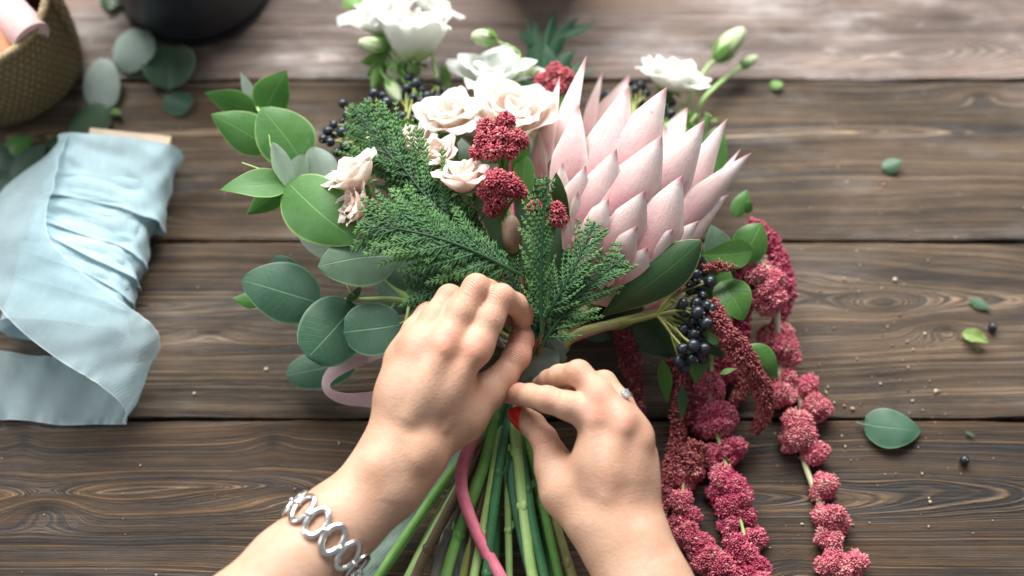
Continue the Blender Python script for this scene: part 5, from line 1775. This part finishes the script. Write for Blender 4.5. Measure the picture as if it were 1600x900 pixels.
def arm(parent, spec, name="arm"):
    G = spec
    every = []
    for ch in G["palm"] + [c_ for f in G["fingers"] for c_ in f]:
        for p, r in ch:
            every.append((P(*p), r))
    pts = np.array([p for p, _ in every])
    h = 0.0011
    F = Field(pts.min(0) - .034, pts.max(0) + .034, h)
    D0 = F.new()
    for ch in G["palm"]:
        for (p, r), (q, s_) in zip(ch[:-1], ch[1:]):
            F.cone(D0, P(*p), P(*q), r - .0046, s_ - .0046, .020)
    for p, q, r, s_, k in G.get("ridges", []):
        F.cone(D0, P(*p), P(*q), r, s_, k)
    tot = None
    for f in G["fingers"]:
        Df = F.new()
        for ch in f:
            for (p, r), (q, s_) in zip(ch[:-1], ch[1:]):
                F.cone(Df, P(*p), P(*q), r * .90, s_ * .90, .003)
        Dj = smin(D0, Df, G.get("kf", .010))
        tot = Dj if tot is None else smin(tot, Dj, .0012)
    for p, q, r, s_, k in G.get("carve", []):
        F.cone(tot, P(*p), P(*q), r, s_, k, True)
    V, Fc = surface_nets(tot, F.lo, h)
    red = np.zeros(len(V))
    for p, r, a in G.get("red", []):
        d = np.linalg.norm(V - P(*p), axis=1)
        red += a * np.exp(-((d / r) ** 2))
    uv = np.zeros((len(V), 2))
    for p, q, a in G.get('veins', []):
        pass
    for f in G["fingers"]:
        for ch in f:
            for j in range(1, len(ch) - 1):
                p, a_p, b_p = P(*ch[j][0]), P(*ch[j - 1][0]), P(*ch[j + 1][0])
                d = V - p - np.array([0, 0, .006])
                ax_ = nz(b_p - a_p)
                wgt = np.exp(-((np.linalg.norm(d, axis=1) / .0075) ** 2))
                m_ = wgt > uv[:, 1]
                uv[m_, 0] = (d @ ax_)[m_] * 100
                uv[m_, 1] = wgt[m_]
    SKV[name + str(len(SKV))] = (V, Fc)
    mb = MB()
    mb.add(V, Fc, uv, red.clip(0, 1))
    o = mb.build(name, SKIN, parent)
    sm = o.modifiers.new("relax", "SMOOTH")
    sm.factor, sm.iterations = 0.5, 5
    return o


mm_ = .001
LZ = .012
left = dict(
    palm=[
        [((648, 690, .092), .0155), ((700, 610, .103), .0125), ((744, 544, .112), .0112)],
        [((632, 692, .094), .0155), ((662, 610, .108), .0120), ((692, 536, .1165), .0112)],
        [((616, 690, .092), .0150), ((632, 615, .104), .0120), ((650, 542, .1125), .0106)],
        [((620, 682, .086), .0140), ((627, 620, .095), .0118), ((630, 560, .101), .0102)],
        # palm fill
        [((650, 660, .080), .0140), ((690, 580, .088), .0130)],
        # thenar
        [((668, 690, .084), .0150), ((722, 652, .082), .0150), ((764, 612, .083), .0108)],
        # wrist and forearm
        [((616, 709, .090), .0165), ((582, 748, .089), .0166), ((513, 809, .088), .0180), ((444, 880, .089), .0200), ((368, 958, .092), .0230), ((286, 1040, .096), .0255)],
        [((648, 722, .088), .0170), ((610, 765, .086), .0172), ((540, 826, .085), .0190), ((462, 898, .086), .0215), ((380, 992, .089), .0250), ((290, 1080, .093), .0270)],
    ],
    fingers=[
        [[((744, 544, .111), .0098), ((765, 500, .1160), .0096), ((783, 464, .1175), .0088), ((806, 476, .104), .0078), ((817, 490, .094), .0073), ((818, 512, .082), .0062)]],
        [[((692, 536, .1155), .0098), ((720, 488, .1195), .0098), ((744, 449, .1200), .0090), ((776, 458, .099), .0080), ((790, 476, .086), .0074), ((796, 500, .074), .0062)]],
        [[((650, 542, .1120), .0094), ((678, 498, .1140), .0094), ((702, 464, .1110), .0084), ((736, 470, .088), .0076), ((752, 484, .078), .0070), ((764, 506, .068), .0060)]],
        [[((626, 560, .101), .0090), ((648, 516, .1025), .0084), ((668, 488, .0985), .0074), ((700, 492, .080), .0066), ((716, 506, .072), .0060), ((728, 524, .065), .0052)]],
        [[((764, 612, .083), .0108), ((788, 586, .084), .0094), ((808, 556, .0845), .0094), ((816, 528, .084), .0088), ((818, 500, .081), .0066)]],
    ],
    ridges=[((640, 650, .1130), (690, 548, .1250), .0016, .0020, .010), ((690, 630, .1080), (740, 556, .1190), .0016, .0020, .010), ((622, 640, .1085), (648, 556, .1195), .0014, .0018, .010),
            ((602, 722, .1040), (590, 728, .1035), .0040, .0040, .012), ((650, 716, .1030), (664, 700, .1020), .0030, .0030, .012),
            ((744, 541, .1175), (747, 537, .1175), .0030, .0030, .012), ((692, 532, .1220), (694, 529, .1220), .0030, .0030, .012), ((650, 538, .1175), (652, 535, .1175), .0030, .0030, .012),
            ((640, 668, .1075), (668, 625, .1120), .0012, .0010, .0045), ((668, 625, .1120), (664, 575, .1180), .0010, .0009, .0045), ((668, 625, .1120), (706, 580, .1150), .0009, .0008, .0045), ((694, 668, .1025), (722, 596, .1110), .0011, .0009, .0045)],
    red=[((744, 541, .124), .010, .55), ((690, 533, .128), .010, .55), ((648, 540, .123), .009, .40), ((783, 464, .125), .009, .35), ((744, 447, .128), .009, .30), ((702, 462, .118), .008, .35), ((822, 500, .085), .016, .45), ((815, 545, .09), .012, .35), ((790, 560, .07), .02, .5), ((622, 556, .11), .008, .25)],
)
right = dict(
    palm=[
        [((938, 806, .082), .0155), ((926, 725, .093), .0120), ((925, 646, .104), .0110)],
        [((960, 808, .084), .0155), ((960, 730, .097), .0122), ((972, 660, .1065), .0108)],
        [((980, 806, .082), .0150), ((980, 740, .092), .0118), ((992, 682, .0975), .0100)],
        [((994, 800, .076), .0140), ((992, 750, .082), .0112), ((998, 712, .084), .0092)],
        [((950, 760, .072), .0145), ((955, 700, .080), .0130)],
        [((916, 812, .076), .0150), ((880, 768, .074), .0140), ((862, 728, .074), .0106)],
        [((950, 826, .080), .0172), ((968, 872, .079), .0180), ((1000, 938, .080), .0200), ((1040, 1018, .083), .0225), ((1086, 1110, .088), .0250)],
        [((978, 818, .080), .0170), ((1000, 858, .079), .0176), ((1032, 926, .080), .0196), ((1074, 1004, .083), .0225), ((1116, 1096, .088), .0250)],
    ],
    fingers=[
        [[((925, 646, .103), .0097), ((888, 634, .107), .0094), ((855, 624, .1055), .0087), ((828, 618, .093), .0078), ((812, 616, .085), .0073), ((796, 618, .077), .0061)]],
        [[((972, 660, .1055), .0096), ((936, 614, .110), .0094), ((904, 583, .1080), .0086), ((874, 588, .090), .0078), ((858, 594, .080), .0072), ((842, 602, .070), .0060)]],
        [[((992, 682, .0975), .0096), ((970, 630, .0990), .0083), ((944, 598, .0950), .0081), ((912, 596, .078), .0074), ((896, 602, .068), .0068), ((882, 610, .060), .0058)]],
        [[((998, 712, .084), .0086), ((988, 668, .080), .0072), ((978, 640, .074), .0068), ((950, 634, .060), .0062), ((936, 636, .052), .0057), ((922, 642, .046), .0050)]],
        [[((862, 728, .074), .0106), ((858, 706, .075), .0094), ((850, 686, .0755), .0092), ((832, 664, .0735), .0088), ((815, 646, .071), .0066)]],
    ],
    ridges=[((948, 770, .1010), (970, 672, .1150), .0016, .0020, .010), ((928, 756, .0985), (925, 660, .1120), .0016, .0020, .010), ((984, 770, .0975), (998, 696, .1050), .0014, .0018, .010),
            ((1004, 842, .0930), (1010, 850, .0930), .0034, .0034, .012),
            ((925, 641, .1105), (922, 638, .1105), .0030, .0030, .012), ((973, 655, .1130), (970, 652, .1130), .0030, .0030, .012), ((998, 680, .1030), (996, 676, .1030), .0030, .0030, .012),
            ((958, 790, .0985), (950, 735, .1040), .0011, .0010, .0045), ((950, 735, .1040), (948, 690, .1080), .0010, .0009, .0045), ((950, 735, .1040), (984, 705, .1050), .0010, .0009, .0045)],
    red=[((925, 640, .116), .010, .45), ((972, 654, .118), .010, .50), ((998, 678, .107), .009, .35), ((855, 622, .113), .009, .30), ((904, 580, .116), .009, .35), ((796, 616, .082), .012, .50), ((850, 690, .08), .012, .30), ((880, 660, .09), .012, .35)],
)
person = thing("person", "florist's two bare forearms and hands tying the bouquet, red nails", "person", P(700, 980, 0))
arm(person, left)
o_r = arm(person, right)


def nail(centre, direction, normal, w_, l_):
    d, n = nz(direction), None
    n = nz(np.asarray(normal) - d * np.dot(normal, d))
    s = np.cross(n, d)
    mb = MB()
    u, v = np.meshgrid(np.linspace(-1, 1, 12), np.linspace(-1, 1, 9), indexing="ij")
    wd = np.clip(1 - np.clip(u, 0, 1) ** 4 * .9 - np.clip(-u, 0, 1) ** 6 * .3, .12, 1)
    V = centre + (u * l_ / 2)[..., None] * d + (v * wd * w_ / 2)[..., None] * s + (-.0030 * (v * wd) ** 2 - .0006 * u**2)[..., None] * n
    mb.add(V.reshape(-1, 3), gridfaces(12, 9), None)
    mb.add((V - n * .0006).reshape(-1, 3), gridfaces(12, 9)[:, ::-1], None)
    return mb.build("fingernail", NAIL.m, o_r)


dth = P(815, 646, .071) - P(850, 686, .0755)
nl = nz(P(800, 662, .079) - P(824, 655, .072))
nail(P(817, 650, .0720) + nl * .0068, dth, nl + np.array([0, 0, .35]), .0118, .0150)

# ------------------------------------------------------------------ bracelet and ring
def links_ring(mb, c, ex, ey, n_, a, b, r, seg=40, flat=.7):
    t = np.linspace(0, 2 * math.pi, seg, endpoint=False)
    q = np.linspace(0, 2 * math.pi, 10, endpoint=False)
    T, Qq = np.meshgrid(t, q, indexing="ij")
    e = np.cos(T)[..., None] * ex * a + np.sin(T)[..., None] * ey * b
    rad = nz_rows(np.cos(T)[..., None] * ex * b + np.sin(T)[..., None] * ey * a)
    V = c + e + rad * (np.cos(Qq) * r)[..., None] + n_ * (np.sin(Qq) * r * flat)[..., None]
    F_ = gridfaces(seg, 10, True)
    last = np.array([[(seg - 1) * 10 + j, (seg - 1) * 10 + (j + 1) % 10, (j + 1) % 10, j] for j in range(10)])
    mb.add(V.reshape(-1, 3), np.vstack([F_, last]))


def nz_rows(a):
    return a / np.linalg.norm(a, axis=-1)[..., None]


silver = plain_mat("silver", (0.74, 0.73, 0.72), 0.24, 1.0, 0.15, 150, 0.08)
f0, f1 = P(494, 826, .088), P(524, 848, .085)
fa = nz(P(566, 738, .089) - P(430, 868, .089))
fc = (f0 + f1) / 2
half = np.linalg.norm(f1 - f0) / 2
fs = nz((f1 - f0) - fa * np.dot(f1 - f0, fa))
fn = np.cross(fs, fa)
fn = fn if fn[2] > 0 else -fn
br = thing("bracelet", "silver bracelet of open oval links round the left wrist", "bracelet", fc)
from mathutils.bvhtree import BVHTree
_V, _F = SKV["arm0"]
bvh = BVHTree.FromPolygons([tuple(v) for v in _V], [tuple(int(q) for q in f) for f in _F])


def on_wrist(q, lift):
    d = nz(fs * math.cos(q) + fn * math.sin(q))
    hit = bvh.ray_cast(Vector(fc + d * .08), Vector(-d))
    return (np.array(hit[0]) if hit[0] is not None else fc + d * .03) + d * lift, d


qs = np.linspace(0, 2 * math.pi, 361)
loop = np.array([on_wrist(q, .0018)[0] for q in qs])
for _ in range(10):
    loop[1:-1] = (loop[:-2] + loop[1:-1] * 2 + loop[2:]) / 4
cum = np.concatenate([[0], np.cumsum(np.linalg.norm(np.diff(loop, axis=0), axis=1))])
NL = 12
at_ = lambda s_: np.array([np.interp(s_ % cum[-1], cum, loop[:, k]) for k in range(3)])
for i in range(NL):
    s_ = (i + .62) / NL * cum[-1]
    c, tg = at_(s_), nz(at_(s_ + .002) - at_(s_ - .002))
    nn_ = np.cross(fa, tg)
    nn_ = nn_ if np.dot(nn_, c - fc) > 0 else -nn_
    tilt = rot(fa, nn_, .16)
    mb = MB()
    links_ring(mb, c + nn_ * .0004, tilt, np.cross(nn_, tilt), nn_, .0088, .0055, .0019, 40, .6)
    c2 = at_(s_ + cum[-1] / NL / 2)
    links_ring(mb, c2 + nn_ * .0016, np.cross(nn_, tilt), nn_, tilt, .0030, .0022, .0009, 16, 1.0)
    mb.build("link", silver, br)

ra0, rb0 = P(998, 684, .0975), P(970, 630, .0990)
rc = P(966, 627, .0985)
rax = nz(rb0 - ra0)
rn = nz(P(968, 604, .108) - rc)
rn = nz(rn - rax * np.dot(rn, rax))
rs = np.cross(rax, rn)
ring = thing("finger_ring", "silver ring with a clear stone on the right hand", "ring", rc)
mb = MB()
links_ring(mb, rc, rn, rs, rax, .0093, .0093, .0010, 48, 1.2)
for k in range(4):
    q = k * math.pi / 2 + .78
    d = rs * math.cos(q) + rax * math.sin(q)
    tube(mb, [rc + rn * .0092 + d * .0012, rc + rn * .0112 + d * .0024, rc + rn * .0132 + d * .0026], .0005, 6, 5)
mb.build("band", silver, ring)
gm = Mat("clear_stone", 0.03, 0.8)
gm.set("Base Color", (0.92, 0.93, 0.95))
gm.set("Transmission Weight", 0.85)
gm.set("IOR", 2.0)
mb = MB()
a = np.linspace(0, 2 * math.pi, 10, endpoint=False)
prof = [(.0004, .0100), (.0028, .0123), (.0026, .0130), (.0016, .0136)]
V = np.array([[rc + rn * hh + (rs * math.cos(q + .3 * i) + rax * math.sin(q + .3 * i)) * r_ for q in a] for i, (r_, hh) in enumerate(prof)])
mb.add(V.reshape(-1, 3), gridfaces(4, 10, True))
mb.add(V[-1], [list(range(10))])
mb.build("stone", gm.m, ring, smooth=False)
